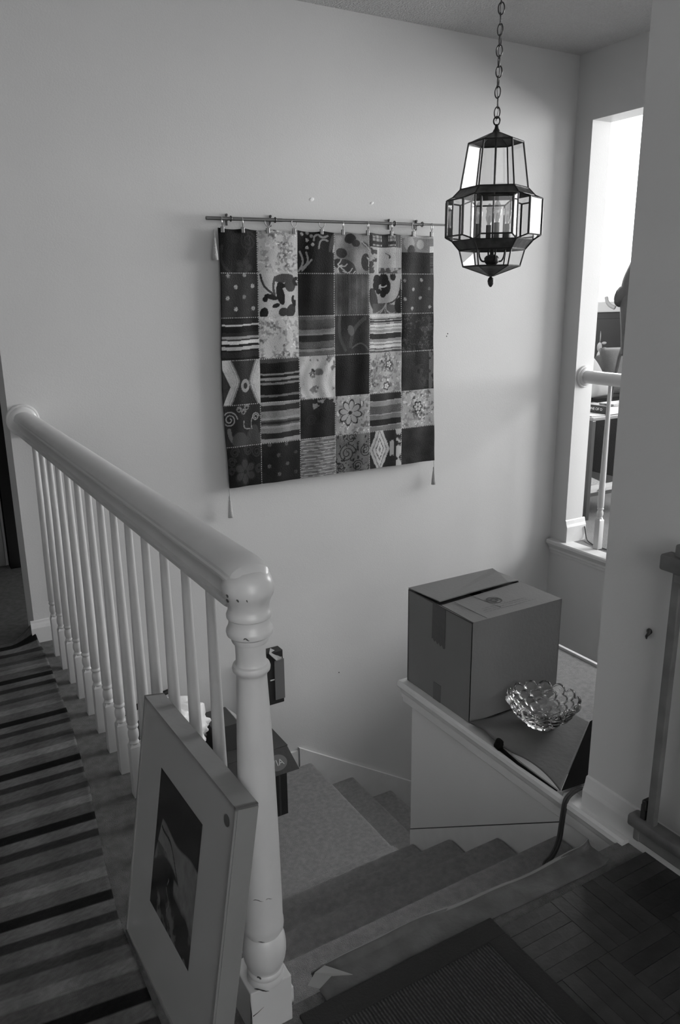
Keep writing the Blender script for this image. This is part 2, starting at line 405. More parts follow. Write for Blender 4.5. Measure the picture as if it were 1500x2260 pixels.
# jute mat
jm = thing('jute_mat', 'ribbed jute mat with wide black border on the parquet', 'mat', (.73, .5, .01))
jute = mat('jute', .085, .9, 0, spec=.15)
nt = jute.node_tree; tcn = nt.nodes.new('ShaderNodeTexCoord'); wv = nt.nodes.new('ShaderNodeTexWave'); wv.wave_type = 'BANDS'; wv.bands_direction = 'X'
wv.inputs['Scale'].default_value = 44; wv.inputs['Distortion'].default_value = 1.2; wv.inputs['Detail'].default_value = 2
ns = nt.nodes.new('ShaderNodeTexNoise'); ns.inputs['Scale'].default_value = 180
mp = nt.nodes.new('ShaderNodeMapRange'); mp.inputs['To Min'].default_value = .035; mp.inputs['To Max'].default_value = .15
mul = nt.nodes.new('ShaderNodeMath'); mul.operation = 'MULTIPLY'; bpn = nt.nodes.new('ShaderNodeBump'); bpn.inputs['Strength'].default_value = .8; bpn.inputs['Distance'].default_value = .006
nt.links.new(tcn.outputs['Object'], wv.inputs['Vector']); nt.links.new(tcn.outputs['Object'], ns.inputs['Vector'])
nt.links.new(wv.outputs['Fac'], mul.inputs[0]); nt.links.new(ns.outputs['Fac'], mul.inputs[1]); nt.links.new(mul.outputs[0], mp.inputs['Value'])
nt.links.new(mp.outputs[0], nt.nodes['Principled BSDF'].inputs['Base Color']); nt.links.new(wv.outputs['Fac'], bpn.inputs['Height']); nt.links.new(bpn.outputs[0], nt.nodes['Principled BSDF'].inputs['Normal'])
obj('woven_field', bx(.55, .925, -.6, .997, .0085, .0155), jute, jm)
bd = mat('black_cotton_border', .014, .8, .2, 200)
for a in ((.503, .968, .995, 1.047), (.918, .968, -.6, .997), (.503, .553, -.6, .997)):
    obj('border', bx(a[0], a[1], a[2], a[3], .0080, .0175, bev=.003), bd, jm)

# ================================================================== BALUSTRADE
bal = thing('balustrade', 'white painted balustrade with turned balusters and thick newel post', 'balustrade', (.44, 2.0, 0))
XB = lambda y: .432 + (.455 - .432) * (3.07 - y) / (3.07 - 1.085)
def rail_prof():
    p = []
    for k in range(17):
        a = math.pi * k / 16
        p.append((.0365 * math.cos(a), .064 + .023 * math.sin(a) ** .9))
    side = [(.0385, .060), (.0385, .056), (.0345, .053), (.0290, .048), (.0250, .040), (.0238, .032), (.0242, .024), (.0262, .018), (.0325, .0155), (.0335, .012), (.0330, .004), (.028, .000)]
    p += [(-a, b) for a, b in side] + [(a, b) for a, b in side[::-1]]
    return p
bm = bmesh.new(); rp = rail_prof()
NR = 2
secs = []
for y, sx_, sz_, sl_ in ((1.046, .30, .25, .1), (1.052, .50, .42, .15), (1.062, .74, .62, .25), (1.074, .92, .82, .4), (1.090, 1.0, .95, .7), (1.108, 1.0, 1.0, 1.0), (B - .012, 1, 1, 1)):
    secs.append([bm.verts.new((XB(y) + px * sx_, y, .872 + (.832 + pz * .98 - .872) * (sz_ if pz > .044 else sl_))) for px, pz in rp])
n = len(rp)
for s0, s1 in zip(secs, secs[1:]):
    for k in range(n): bm.faces.new((s0[k], s0[(k + 1) % n], s1[(k + 1) % n], s1[k]))
bm.faces.new(secs[0]); bm.faces.new(secs[-1])
obj('handrail', bm, GLOSS, bal, True, 17)
def rosette(c, R_, axis_rot, parent):
    bm = bmesh.new(); lathe(bm, [(.0001, .0), (R_, 0), (R_, .006), (R_ * .97, .010), (R_ * .9, .012), (R_ * .86, .0115), (R_ * .83, .015), (R_ * .7, .020), (.0001, .020)], seg=40, M=Matrix.Translation(c) @ axis_rot)
    return obj('rosette', bm, GLOSS, parent, True, True)
rosette((.428, B, .885), .060, Matrix.Rotation(R90, 4, 'X'), bal)
# newel
N = (.4545, 1.083); NZ = [
    (.0001, .903), (.014, .902), (.026, .898), (.034, .892), (.0390, .884), (.0420, .873), (.0422, .865), (.0400, .857), (.0366, .851), (.0342, .844), (.0332, .838), (.0334, .832), (.0352, .829), (.0366, .825), (.0362, .8205), (.0336, .8180), (.0332, .812), (.0344, .806), (.0374, .800), (.0381, .796), (.0370, .7905), (.0322, .7865), (.0300, .7860), (.0303, .7800), (.0288, .7765), (.0254, .7755), (.0248, .765), (.0246, .752), (.0250, .742), (.0265, .738), (.0300, .736), (.0315, .731), (.0308, .726), (.0275, .722), (.0255, .719),
    (.0252, .712), (.0275, .66), (.0300, .60), (.0322, .52), (.0338, .44), (.0350, .36), (.0358, .29), (.0360, .235), (.0372, .230), (.0376, .222), (.0365, .214), (.0325, .210), (.0322, .206),
    (.0350, .202), (.0385, .192), (.0402, .178), (.0400, .163), (.0380, .149), (.0345, .138), (.0315, .133), (.0312, .129), (.0335, .126), (.0338, .121), (.0320, .117), (.0330, .113), (.0340, .108), (.0330, .103), (.0001, .103)]
nw = obj('newel_post', lathe(bmesh.new(), NZ, N, 48), GLOSS, bal, True, True)
bm = bmesh.new()
box(bm, N[0] - .0415, N[0] + .0415, N[1] - .0415 + .017, N[1] + .0415 + .017, 0, .103, bev=.0025)
nb = obj('newel_block', bm, GLOSS, bal)
# cracks, chips in the newel's paint
bm = bmesh.new()
def chip(bm, z, ang, ln, rr, th=.0014):
    pts = [(N[0] + (rr + .0004) * math.cos(ang + ln * (t - .5)), N[1] + (rr + .0004) * math.sin(ang + ln * (t - .5)), z + .002 * math.sin(t * 5)) for t in np.linspace(0, 1, 6)]
    tube(bm, pts, [th * .3, th, th * .8, th, th * .6, th * .2], 5)
CA = math.atan2(-N[1], -N[0])
chip(bm, .212, CA - .3, .7, .0345, .001); chip(bm, .300, CA - .2, .5, .0353, .0007); chip(bm, .30, CA + .35, .35, .0353, .0005); chip(bm, .128, CA - .35, .3, .0315, .002); chip(bm, .1035, CA - .25, .8, .0345, .0013)
chip(bm, .795, CA - .15, .25, .0380, .0012); chip(bm, .866, CA - .85, .08, .0422, .0020); chip(bm, .857, CA - .9, .09, .0402, .0022); chip(bm, .861, CA - .40, .07, .0412, .0016); chip(bm, .861, CA - .05, .04, .0412, .0009)
obj('paint_chips', bm, mat('bare_chip', .06, .8), bal)['kind'] = 'stuff'
bm = bmesh.new(); xx, yy = N[0] - .0425, N[1] + .017 - .0425
tube(bm, [(xx, yy + .001, .09), (xx + .001, yy + .0006, .06), (xx - .0004, yy, .03), (xx + .0004, yy, .006)], [.0003, .0013, .002, .0022], 5)
tube(bm, [(xx + .004, yy + .0009, .052), (xx + .014, yy + .0009, .055), (xx + .026, yy + .0009, .061)], [.0012, .0006, .0002], 5)
obj('block_cracks', bm, MATS['bare_chip'], bal)['kind'] = 'stuff'
BP = [(.0001, .84), (.0084, .84), (.0098, .70), (.0117, .55), (.0134, .40), (.0144, .30), (.0148, .225), (.0132, .222), (.0132, .219), (.0150, .216), (.0152, .213), (.0138, .210), (.0118, .207), (.0122, .203), (.0142, .197), (.0148, .190), (.0143, .182), (.0122, .175), (.0113, .172), (.0126, .168), (.0140, .165), (.0120, .160), (.0001, .160)]
def baluster_mesh():
    bm = bmesh.new(); lathe(bm, BP, (0, 0), 18)
    s = .0148
    box(bm, -s, s, -s, s, 0, .155, bev=.0012)
    # chamfer shoulders
    lathe(bm, [(s * 1.38, .154), (.0128, .1645)], (0, 0), 4, rot=math.pi / 4)
    me = bpy.data.meshes.new('baluster'); bmesh.ops.recalc_face_normals(bm, faces=bm.faces[:]); bm.to_mesh(me); bm.free(); me.materials.append(GLOSS)
    for p in me.polygons: p.use_smooth = True
    me.set_sharp_from_angle(angle=math.radians(35)); return me
bme = baluster_mesh()
for i in range(14):
    y = 2.925 - .1286 * i; o = bpy.data.objects.new('baluster', bme); COL.objects.link(o); o.parent = bal
    o.matrix_parent_inverse = Matrix.Translation(-Vector(bal.location)); o.location = (XB(y), y, -.002)
# living-room balustrade in the opening
b2 = thing('balustrade', 'short white guard rail with slim baluster in the opening to the living room', 'balustrade', (3.235, 2.2, ZF))
bm = bmesh.new(); M = Matrix.Translation((3.235, 2.965, .888)) @ Matrix.Rotation(R90, 4, 'X')
lathe(bm, [(.034, 0), (.034, 1.665)], seg=28, M=M); obj('handrail', bm, GLOSS, b2, True, True)
rosette((3.235, 2.979, .888), .058, Matrix.Rotation(R90, 4, 'X'), b2)
for i in range(9):
    y = 2.80 - .175 * i
    if y < 1.35: break
    o = bpy.data.objects.new('baluster', bme); COL.objects.link(o); o.parent = b2
    o.matrix_parent_inverse = Matrix.Translation(-Vector(b2.location)); o.location = (3.235, y, ZF + .004); o.scale = (1.15, 1.15, 1.05)

# ================================================================== LEANING PICTURE
A = Vector((.282, 1.433, .002)); u = Vector((.03762, -.99925, .0)).normalized(); n_ = Vector((.98703, .03569, -.1565)).normalized()
v = n_.cross(u).normalized()
if v.z < 0: v = -v
W_, H_, T_ = .434, .543, .040
pf = thing('framed_picture', 'wide-matted picture in a pale deep frame leaning against the balusters', 'picture', tuple(A))
def FP(a, b, c): return A + u * a + v * b + n_ * c
def fbox(a0, a1, b0, b1, c0, c1):
    bm = bmesh.new(); vs = [bm.verts.new(FP(a, b, c)) for a in (a0, a1) for b in (b0, b1) for c in (c0, c1)]
    for f in ((0, 1, 3, 2), (4, 6, 7, 5), (0, 4, 5, 1), (2, 3, 7, 6), (0, 2, 6, 4), (1, 5, 7, 3)): bm.faces.new([vs[i] for i in f])
    return bm
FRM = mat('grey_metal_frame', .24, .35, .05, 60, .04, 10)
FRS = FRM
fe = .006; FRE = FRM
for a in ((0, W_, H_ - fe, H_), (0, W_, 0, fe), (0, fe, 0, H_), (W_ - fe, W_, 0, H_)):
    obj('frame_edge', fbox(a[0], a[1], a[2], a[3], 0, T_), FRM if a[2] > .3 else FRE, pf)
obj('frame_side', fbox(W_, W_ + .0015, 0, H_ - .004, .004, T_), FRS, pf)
obj('glazed_mat', fbox(fe, W_ - fe, fe, H_ - fe, .003, .008), mat('grey_mat_board', .40, .25, coat=.2, mott=.04, mscale=3), pf)
obj('backing', fbox(fe, W_ - fe, fe, H_ - fe, T_ - .006, T_ - .002), CARD, pf)
a0, a1, b0, b1 = .114, .317, .152, .443
def vnoise(U, V, f, seed=0, fy=None):
    fy = fy or f; r = np.random.RandomState(seed); G = r.rand(int(f) + 3, int(fy) + 3)
    x = U * f; y = V * fy; xi = np.clip(x.astype(int), 0, int(f)); yi = np.clip(y.astype(int), 0, int(fy)); fx = x - xi; fy_ = y - yi
    fx = fx * fx * (3 - 2 * fx); fy_ = fy_ * fy_ * (3 - 2 * fy_)
    return (G[xi, yi] * (1 - fx) + G[xi + 1, yi] * fx) * (1 - fy_) + (G[xi, yi + 1] * (1 - fx) + G[xi + 1, yi + 1] * fx) * fy_
def fbm(U, V, f, seed=0, o=4): return sum(vnoise(U, V, f * 2 ** k, seed + k) * .5 ** (k + 1) for k in range(o)) / (1 - .5 ** o)
def sstep(a, b, x): t = np.clip((x - a) / (b - a), 0, 1); return t * t * (3 - 2 * t)
def artcol(U, V):
    f1 = fbm(U, V, 5, 3); f2 = fbm(U, V, 12, 9)
    bg = .022 + .03 * sstep(.45, .9, f1) * sstep(.4, .7, U)
    # leaning pale leaf / wing shapes with a fold between them
    ridge = .68 + .02 * np.sin(U * 9) - 2.6 * np.clip(.14 - U, 0, 1)
    m1 = sstep(0, .03, ridge - V) * sstep(.0, .04, V - (.30 + .15 * np.sin(U * 4)))
    c = bg * (1 - m1) + (.12 + .10 * f2) * m1
    fold = np.abs(V - (.67 - .46 * (U - .14) - .04 * np.sin(U * 12)))
    c = np.where((fold < .010) & (U > .14) & (U < .62), .035, c)
    q = fbm(U, V, 6, 31)
    m2 = sstep(0, .05, U - .46 - .10 * q) * sstep(0, .03, .47 - .06 * U - .03 * q - V) * sstep(0, .08, V - .22 - .16 * np.abs(U - .75) - .06 * q); c = c * (1 - m2) + (.12 + .11 * f2) * m2
    gap = sstep(.05, .02, np.abs(U - .45 - .25 * (.42 - V))) * sstep(.46, .40, V) * sstep(.1, .2, V); c = c * (1 - .8 * gap)
    low = sstep(.36, .18, V + .12 * q); c = c * (1 - low) + low * (.022 + .11 * sstep(.48, .75, fbm(U, V, 9, 21)))
    lf = sstep(.52, .75, fbm(U, V, 8, 55)) * (U < .45) * (V < .5); c = c * (1 - .55 * lf)
    th = np.abs(U - .36 - .3 * (.4 - V) - .03 * np.sin(V * 40)); c = np.where((th < .008) & (V < .36) & (V > .12) & (fbm(U, V, 20, 5, 2) > .45), .15, c)
    return c
o = gridmesh('picture', 150, 220, lambda U, V: np.stack([np.array(A)[k] + u[k] * (a0 + U * (a1 - a0)) + v[k] * (b0 + V * (b1 - b0)) + n_[k] * .0026 for k in range(3)], -1), artcol, vmat('print_under_glass', .22), pf)
bm = bmesh.new(); lathe(bm, [(.0001, 0), (.010, 0), (.010, .0006), (.0001, .0006)], seg=20, M=frameM(FP(W_ - .030, H_ - .040, .0024), u, v)); obj('round_mark', bm, mat('mark', .10, .5), pf)

# ================================================================== HANGING TAPESTRY
TX0, TX1, TZ0, TZ1, TY = 1.222, 2.288, .528, 1.582, 3.052
tap = thing('patchwork_hanging', 'square patchwork hanging of six by six fabric patches clipped to a rod', 'wall hanging', (1.75, TY, 1.05))
CX = [1.222, 1.394, 1.576, 1.752, 1.926, 2.098, 2.275]; CXb = [1.212, 1.370, 1.562, 1.741, 1.926, 2.104, 2.302]
RZ = [1.582, 1.412, 1.237, 1.066, .882, .706, .528]
def tpos(x01c, z01r):
    """continuous column/row coords -> world"""
    c = np.clip(x01c, 0, 6); r = np.clip(z01r, 0, 6)
    xt = np.interp(c, range(7), CX); xb = np.interp(c, range(7), CXb); t = r / 6; x = xt * (1 - t) + xb * t
    z = np.interp(r, range(7), RZ)
    sag = .010 * np.abs(np.sin(c * math.pi * 9 / 6.0 * .98 + .1)) * np.clip(1 - r, 0, 1)
    x = x + .006 * np.sin(r * 1.1 + .8) * np.clip(1 - c, 0, 1)
    z = z - sag * .6
    y = TY - .003 * np.sin(c * 5.2 + np.sin(r * 1.3) * .8) - .0016 * np.sin(c * 11 + r * .9) - .0012 * np.sin(r * 6.3) - .006 * (r / 6)
    y = y - .003 * np.abs(np.sin(c * math.pi)) * np.abs(np.sin(r * math.pi)) 
    return x, y, z
def star(U, V, pts, r, base, hi):
    c = base.copy()
    for (a, b, h) in pts:
        d = np.hypot(U - a, V - b); an = np.arctan2(V - b, U - a); c = np.where(d < r * (.72 + .28 * np.cos(8 * an)), h, c); c = np.where(d < r * .25, hi * .5, c)
    return c
def floral(U, V, seed, lo=.13, hi=.50):
    n = fbm(U, V, 5, seed, 3); n2 = fbm(U, V, 19, seed + 50, 3)
    c = hi * (.82 + .3 * fbm(U, V, 3, seed + 9, 2)); m = sstep(.53, .60, n) * sstep(.44, .56, n2)
    c = c * (1 - .55 * m) ; s = sstep(.58, .66, fbm(U, V, 14, seed + 90, 2)); c = c * (1 - .35 * s); c = np.where(sstep(.72, .76, fbm(U, V, 16, seed + 33, 2)) > .5, .62, c)
    return c
def stripes(V, U, bands, base, seed=1):
    c = np.full_like(V, base); W = V + .012 * np.sin(U * 5)
    for a, b, v in bands: c = np.where((W >= a) & (W < b), v, c)
    return c * (.85 + .3 * np.random.RandomState(seed).rand(*V.shape))
def petals(U, V, cx, cy, r, n, c, v, line, ph=0):
    d = np.hypot(U - cx, V - cy); an = np.arctan2(V - cy, U - cx) + ph; rr = r * (.62 + .38 * np.abs(np.cos(n * an / 2)))
    c = np.where(d < rr, v, c); c = np.where(np.abs(d - rr) < .022, line, c); c = np.where((np.abs(np.sin(n * an / 2)) > .985) & (d < rr), line, c); c = np.where(d < r * .16, line, c); return c
def spiral(U, V, cx, cy, R_, c, v, w=.015, sgn=1, turns=1.6):
    d = np.hypot(U - cx, V - cy); an = np.mod(sgn * np.arctan2(V - cy, U - cx), 2 * math.pi)
    for k in range(3):
        t = (an / (2 * math.pi) + k); rr = R_ * (1 - t / (turns + 1)); c = np.where((np.abs(d - rr) < w) & (rr > .03) & (t < turns + .7), v, c)
    return c
def blob(U, V, cx, cy, rx, ry, ang, c, v):
    ca, sa = math.cos(ang), math.sin(ang); a = (U - cx) * ca + (V - cy) * sa; b = -(U - cx) * sa + (V - cy) * ca
    return np.where((a / rx) ** 2 + (b / ry) ** 2 < 1, v, c)
def weave(U, V, v, seed, amp=.35, f=5): return v * (1 - amp / 2 + amp * fbm(U, V, f, seed)) * (.9 + .2 * np.random.RandomState(seed).rand(*U.shape))
def curve(U, V, x0, y0, x1, y1, bend, c, v, w=.014):
    for t in np.linspace(0, 1, 34):
        x = x0 + (x1 - x0) * t + bend * math.sin(math.pi * t) * (y1 - y0); y = y0 + (y1 - y0) * t - bend * math.sin(math.pi * t) * (x1 - x0)
        c = np.where(np.hypot(U - x, V - y) < w, v, c)
    return c
def P00(U, V):
    c = weave(U, V, .022, 1); c = spiral(U, V, .75, .72, .24, c, .05, .02); c = spiral(U, V, .4, .78, .12, c, .04, .016); c = petals(U, V, .62, .12, .22, 5, c, .075, .05); c = curve(U, V, .05, .6, .25, .0, .2, c, .06, .035); return curve(U, V, .62, .3, .72, .95, .2, c, .05, .018)
def P02(U, V):
    c = weave(U, V, .013, 3); c = star(U, V, [(.12, .93, .4), (.25, .80, .4), (.36, .9, .3), (.38, .70, .5), (.24, .62, .45), (.26, .97, .35)], .05, c, .3)
    for a, b, x, y, bd in ((.42, .8, .55, .93, -.3), (.55, .93, .8, .9, .25), (.55, .6, .8, .78, -.35), (.08, .1, .22, .5, .25), (.03, .05, .06, .5, .2), (.12, .06, .35, .32, 0)): c = curve(U, V, a, b, x, y, bd, c, .22, .024)
    c = blob(U, V, .92, .75, .06, .25, -.3, c, .09); return blob(U, V, .98, .62, .03, .12, -.2, c, .3)
def P03(U, V):
    c = weave(U, V, .22, 4, .8, 3); c = blob(U, V, .45, .85, .16, .12, .4, c, .05); c = blob(U, V, .6, .75, .12, .09, .2, c, .06); c = blob(U, V, .2, .5, .16, .12, -.3, c, .06); c = blob(U, V, .1, .25, .12, .12, 0, c, .04)
    c = blob(U, V, .9, .28, .14, .22, .1, c, .07); c = blob(U, V, .35, .12, .28, .2, -.6, c, .10)
    for a in ((.12, .03, .22, .2, -.3), (.2, .18, .36, .22, .2), (.12, .2, .35, .02, 0), (.25, .05, .5, .12, .3), (.4, .02, .58, .05, .3), (.1, .22, .2, .34, .1)): c = curve(U, V, *a, c, .45, .014)
    c = blob(U, V, .88, .72, .13, .05, -.6, c, .12); c = curve(U, V, .78, .8, .98, .62, 0, c, .4, .01); return curve(U, V, .98, .2, .93, .4, .2, c, .4, .012)
def P04(U, V):
    c = weave(U, V, .42, 5, .3); c = np.where(V > .67, .07, c); d = (np.mod(U * 22, 1) < .5) & (((V > .9) & (V < .97)) | ((V > .82) & (V < .88)) | ((V > .69) & (V < .73))) & ((np.abs(U - .25) < .15) | (np.abs(U - .7) < .12)); c = np.where(d, .5, c)
    c = np.where((U > .83) & (np.mod(U * 30, 1) < .4), .22, c); c = np.where((U < .24) & (fbm(U, V, 9, 8) > .52), .11, c); c = np.where((np.abs(U - .28) < .02) & (V < .66), .55, c); c = np.where((V < .14) & (U > .3), .12 + .2 * (fbm(U, V, 12, 3) > .55), c)
    return curve(U, V, .5, .52, .62, .45, 0, blob(U, V, .62, .42, .03, .05, 0, c, .09), .1, .01)
def P05(U, V):
    c = weave(U, V, .035, 6, .8, 6); t = weave(U, V, .2, 7, .4); t = blob(U, V, .22, .78, .16, .2, .3, t, .35); t = blob(U, V, .58, .76, .11, .13, -.6, t, .38); t = blob(U, V, .28, .6, .12, .14, .1, t, .09); t = np.where(V > .93, .36, t); t = np.where((U > .87) & (V < .72), .6, t)
    c = np.where(V > .56, t, c); c = np.where((U > .9) & (V < .15), .12, c); return np.where((U > .88) & (np.abs(V - .35) < .16) & (np.mod(V * 20, 1) < .5), .12, c)
STARS = [(.18, .93, .35), (.62, .95, .4), (.38, .68, .5), (.84, .70, .5), (.16, .43, .42), (.6, .46, .22), (.38, .18, .55), (.86, .20, .42)]
def P10(U, V): return star(U, V, STARS, .058, weave(U, V, .065, 11, .3), .3)
def P15(U, V): return star(U, V, [(.08, .82, .25), (.62, .84, .5), (.36, .60, .5), (.85, .62, .14), (.1, .36, .4), (.58, .38, .4), (.33, .12, .45), (.88, .15, .35)], .052, weave(U, V, .055, 12, .3), .3)
def P11(U, V):
    c = weave(U, V, .46, 13, .2); c = curve(U, V, .05, .95, .35, .52, .15, c, .07, .025); c = blob(U, V, .62, .88, .26, .1, .1, c, .09); c = blob(U, V, .78, .72, .14, .16, .3, c, .09); c = curve(U, V, .4, .9, .38, .5, .1, c, .1, .03)
    c = blob(U, V, .53, .5, .1, .24, .25, c, .016); c = blob(U, V, .55, .72, .11, .06, -.3, c, .016); c = blob(U, V, .3, .45, .17, .06, -.25, c, .016); c = blob(U, V, .15, .4, .06, .07, 0, c, .016); c = blob(U, V, .42, .25, .1, .05, .3, c, .016); c = blob(U, V, .12, .08, .1, .13, -.3, c, .018); c = blob(U, V, .6, .1, .12, .1, .3, c, .07); c = blob(U, V, .8, .12, .12, .17, -.4, c, .06); c = blob(U, V, .88, .35, .06, .14, .2, c, .018)
    c = blob(U, V, .92, .42, .04, .05, .2, c, .45); return spiral(U, V, .95, .8, .1, c, .03, .025)
def P12(U, V): return weave(U, V, .024, 14, .9, 3)
def P13(U, V):
    r = np.random.RandomState(3); col = r.rand(U.shape[1]); return weave(U, V, .115, 15, .9, 3) * (.75 + .5 * col[None, :])
def P14(U, V):
    c = weave(U, V, .36, 16, .5, 3)
    c = blob(U, V, .13, .35, .13, .3, .25, c, .08)
    for a in ((.25, .83, .13, .14), (.45, .85, .13, .16), (.5, .68, .14, .2), (.2, .7, .1, .12), (.42, .5, .09, .1), (.28, .56, .08, .07), (.72, .92, .09, .1)): c = blob(U, V, *a, 0, c, .014)
    c = curve(U, V, .32, .7, .52, .7, .2, c, .5, .014); c = curve(U, V, .3, .24, .98, .85, .28, c, .07, .022); c = np.where((V < .26 - .2 * (U - .3) ** 2) & (U > .1) & (U < .85), .12, c)
    for k in range(6): c = curve(U, V, .52, .27, .08 + .14 * k, .02, .12 * (k - 2), c, .32, .010)
    c = blob(U, V, .92, .2, .14, .2, 0, c, .014); return blob(U, V, .97, .5, .06, .12, 0, c, .02)
def P20(U, V): return stripes(V, U, [(.0, .06, .015), (.06, .20, .045), (.20, .24, .015), (.24, .32, .42), (.32, .38, .02), (.38, .46, .62), (.46, .50, .07), (.50, .56, .3), (.56, .65, .04), (.65, .80, .012), (.80, .84, .5), (.84, .95, .035)], .02, 2)
def P21(U, V): return floral(U, V, 61)
def P22(U, V): return stripes(V, U, [(0, .12, .13), (.12, .18, .2), (.18, .2, .08), (.2, .36, .12), (.36, .52, .045), (.52, .56, .24), (.56, .66, .2), (.66, .72, .1), (.72, .9, .11)], .14, 3) * (.7 + .7 * fbm(U, V, 3, 17))
def P23(U, V):
    c = weave(U, V, .06, 18, 1.3, 3); c = curve(U, V, .15, .95, .3, .1, .1, c, .11, .04); c = curve(U, V, .85, .9, .45, .2, .15, c, .10, .05); c = blob(U, V, .45, .6, .09, .14, .3, c, .15); return curve(U, V, .5, .15, .95, .1, -.3, c, .13, .02)
def P24(U, V): return stripes(V, U, [(0, .05, .12), (.05, .09, .4), (.09, .12, .12), (.12, .2, .62), (.2, .24, .25), (.24, .28, .65), (.28, .36, .3), (.36, .50, .055), (.5, .53, .6), (.53, .6, .32), (.6, .64, .6), (.64, .68, .35), (.68, .74, .65), (.74, .76, .1), (.76, .78, .5), (.78, .83, .07), (.83, .85, .5), (.85, .88, .08), (.88, .92, .4)], .6, 4)
def P25(U, V): n = fbm(U, V, 9, 19, 3); return .015 + .11 * sstep(.03, .0, np.abs(n - .5)) + .05 * sstep(.62, .7, fbm(U, V, 7, 77))
def P30(U, V):
    w = .13 + .30 * np.abs(V - .52) ** 1.2 * 1.6 + .03 * fbm(U, V, 12, 20); d = np.abs(U - .56); c = np.where(d < w, .05, .42 + .1 * fbm(U, V, 14, 22, 2))
    c = np.where((np.abs(d - w) < .02), .2, c); c = np.where((d > w + .05) & (d < w + .07), .3, c); c = np.where(U < .20 - .5 * np.abs(V - .4), .07, c)
    e = np.hypot((U - .58) / .8, (V - .42)); c = np.where(e < .15, .28, c); c = np.where(e < .07, .05, c); return c * (.85 + .3 * np.random.RandomState(8).rand(*U.shape))
def P31(U, V): return stripes(V, U, [(.0, .12, .013), (.12, .17, .17), (.17, .40, .010), (.40, .45, .2), (.45, .50, .03), (.5, .56, .26), (.56, .62, .012), (.62, .66, .22), (.66, .9, .012), (.9, 1, .09)], .012, 5)
def P32(U, V):
    c = .38 + .38 * (.5 + .5 * np.sin(U * 17 + 2.5 * np.sin(V * 4))) * fbm(U, V, 3, 24); n = fbm(U, V, 5, 25); c = c * (1 - .65 * sstep(.56, .64, n)); return np.where((np.hypot(U - .34, V - .62) < .09) & (fbm(U, V, 20, 26, 2) > .5), .08, c)
def P33(U, V): return weave(U, V, .012, 27, 1.2, 3)
def P34(U, V): c = floral(U, V, 81, hi=.42); c = petals(U, V, .6, .7, .1, 5, c, .5, .08); return petals(U, V, .53, .16, .1, 5, c, .55, .1)
def P35(U, V): c = weave(U, V, .05, 29, 1.2, 5); m = (U > .38 + .55 * (.62 - V) * (V < .62)) & (fbm(U, V, 7, 30) > .44); c = np.where(m & (U > .4), .012, c); return np.where((U > .86) & (fbm(U, V, 9, 31) > .5), .13, c)
def P40(U, V):
    c = weave(U, V, .045, 32, .5); c = spiral(U, V, .12, .65, .2, c, .3, .014); c = curve(U, V, .1, .4, .2, .1, .1, c, .16, .05)
    for a in ((.38, .12, .22, .22, .3), (.75, .2, .16, .3, -.25), (.98, .1, .14, .2, -.3)): c = blob(U, V, *a, c, .10)
    c = curve(U, V, .68, .4, .5, .6, -.35, c, .3, .011); c = spiral(U, V, .84, .68, .1, c, .35, .011); c = curve(U, V, .73, .4, .75, .68, -.1, c, .3, .011)
    for a in ((.38, .88), (.5, .82), (.6, .92)): c = spiral(U, V, a[0], a[1], .07, c, .22, .01)
    return c
def P41(U, V): return stripes(V, U, [(0, .1, .3), (.1, .24, .045), (.24, .36, .22), (.36, .42, .3), (.42, .46, .13), (.46, .52, .055), (.52, .56, .12), (.56, .62, .3), (.62, .78, .22), (.78, .92, .05), (.92, 1, .24)], .2, 6) * (.75 + .5 * fbm(U, V, 6, 34))
def P42(U, V): c = weave(U, V, .035, 35, .8, 4); c = np.where((V > .8 - .1 * np.sin(U * 6)) & (U > .35) & (fbm(U, V, 12, 36) > .52), .25, c); return spiral(U, V, .3, .45, .14, c, .06, .015)
def P43(U, V): c = floral(U, V, 91, hi=.36); return petals(U, V, .42, .55, .33, 8, c, .34, .05, .2)
def P44(U, V): return stripes(V, U, [(0, .12, .2), (.12, .14, .35), (.14, .30, .04), (.3, .42, .19), (.42, .45, .32), (.45, .66, .14), (.66, .78, .26), (.78, .8, .35), (.8, 1, .045)], .15, 7)
def P45(U, V): c = floral(U, V, 101, hi=.42); return petals(U, V, .48, .55, .14, 6, c, .5, .07)
def P50(U, V):
    c = weave(U, V, .016, 38, .5); c = petals(U, V, .48, .36, .33, 6, c, .08, .035, .5)
    for a in ((.2, .85, .13), (.1, .62, .12), (.6, .88, .14), (.85, .82, .15), (.08, .4, .1), (.9, .4, .12)): c = spiral(U, V, *a, c, .06, .018)
    return c
def P51(U, V): return star(U, V, [(.2, .95, .15), (.62, .94, .15), (.4, .68, .14), (.86, .7, .12), (.18, .42, .16), (.64, .44, .15), (.42, .2, .16), (.86, .2, .1)], .055, weave(U, V, .027, 39, .5), .1)
def P52(U, V): c = stripes(V, U, [], .22, 9); k = np.mod(V * 13 + .1 * np.sin(U * 6), 1); return np.where(k < .12, .05, np.where(k < .45, .34, np.where(k < .7, .12, .22))) * (.7 + .6 * fbm(U, V, 9, 41))
def P53(U, V):
    c = weave(U, V, .16, 42, .6, 4)
    for a in ((.32, .5, .25, 1), (.85, .55, .18, -1), (.62, .15, .15, 1), (.15, .15, .12, -1), (.45, .9, .14, 1)): c = spiral(U, V, a[0], a[1], a[2], c, .045, .013, a[3])
    return np.where(fbm(U, V, 16, 43, 2) > .68, .04, c)
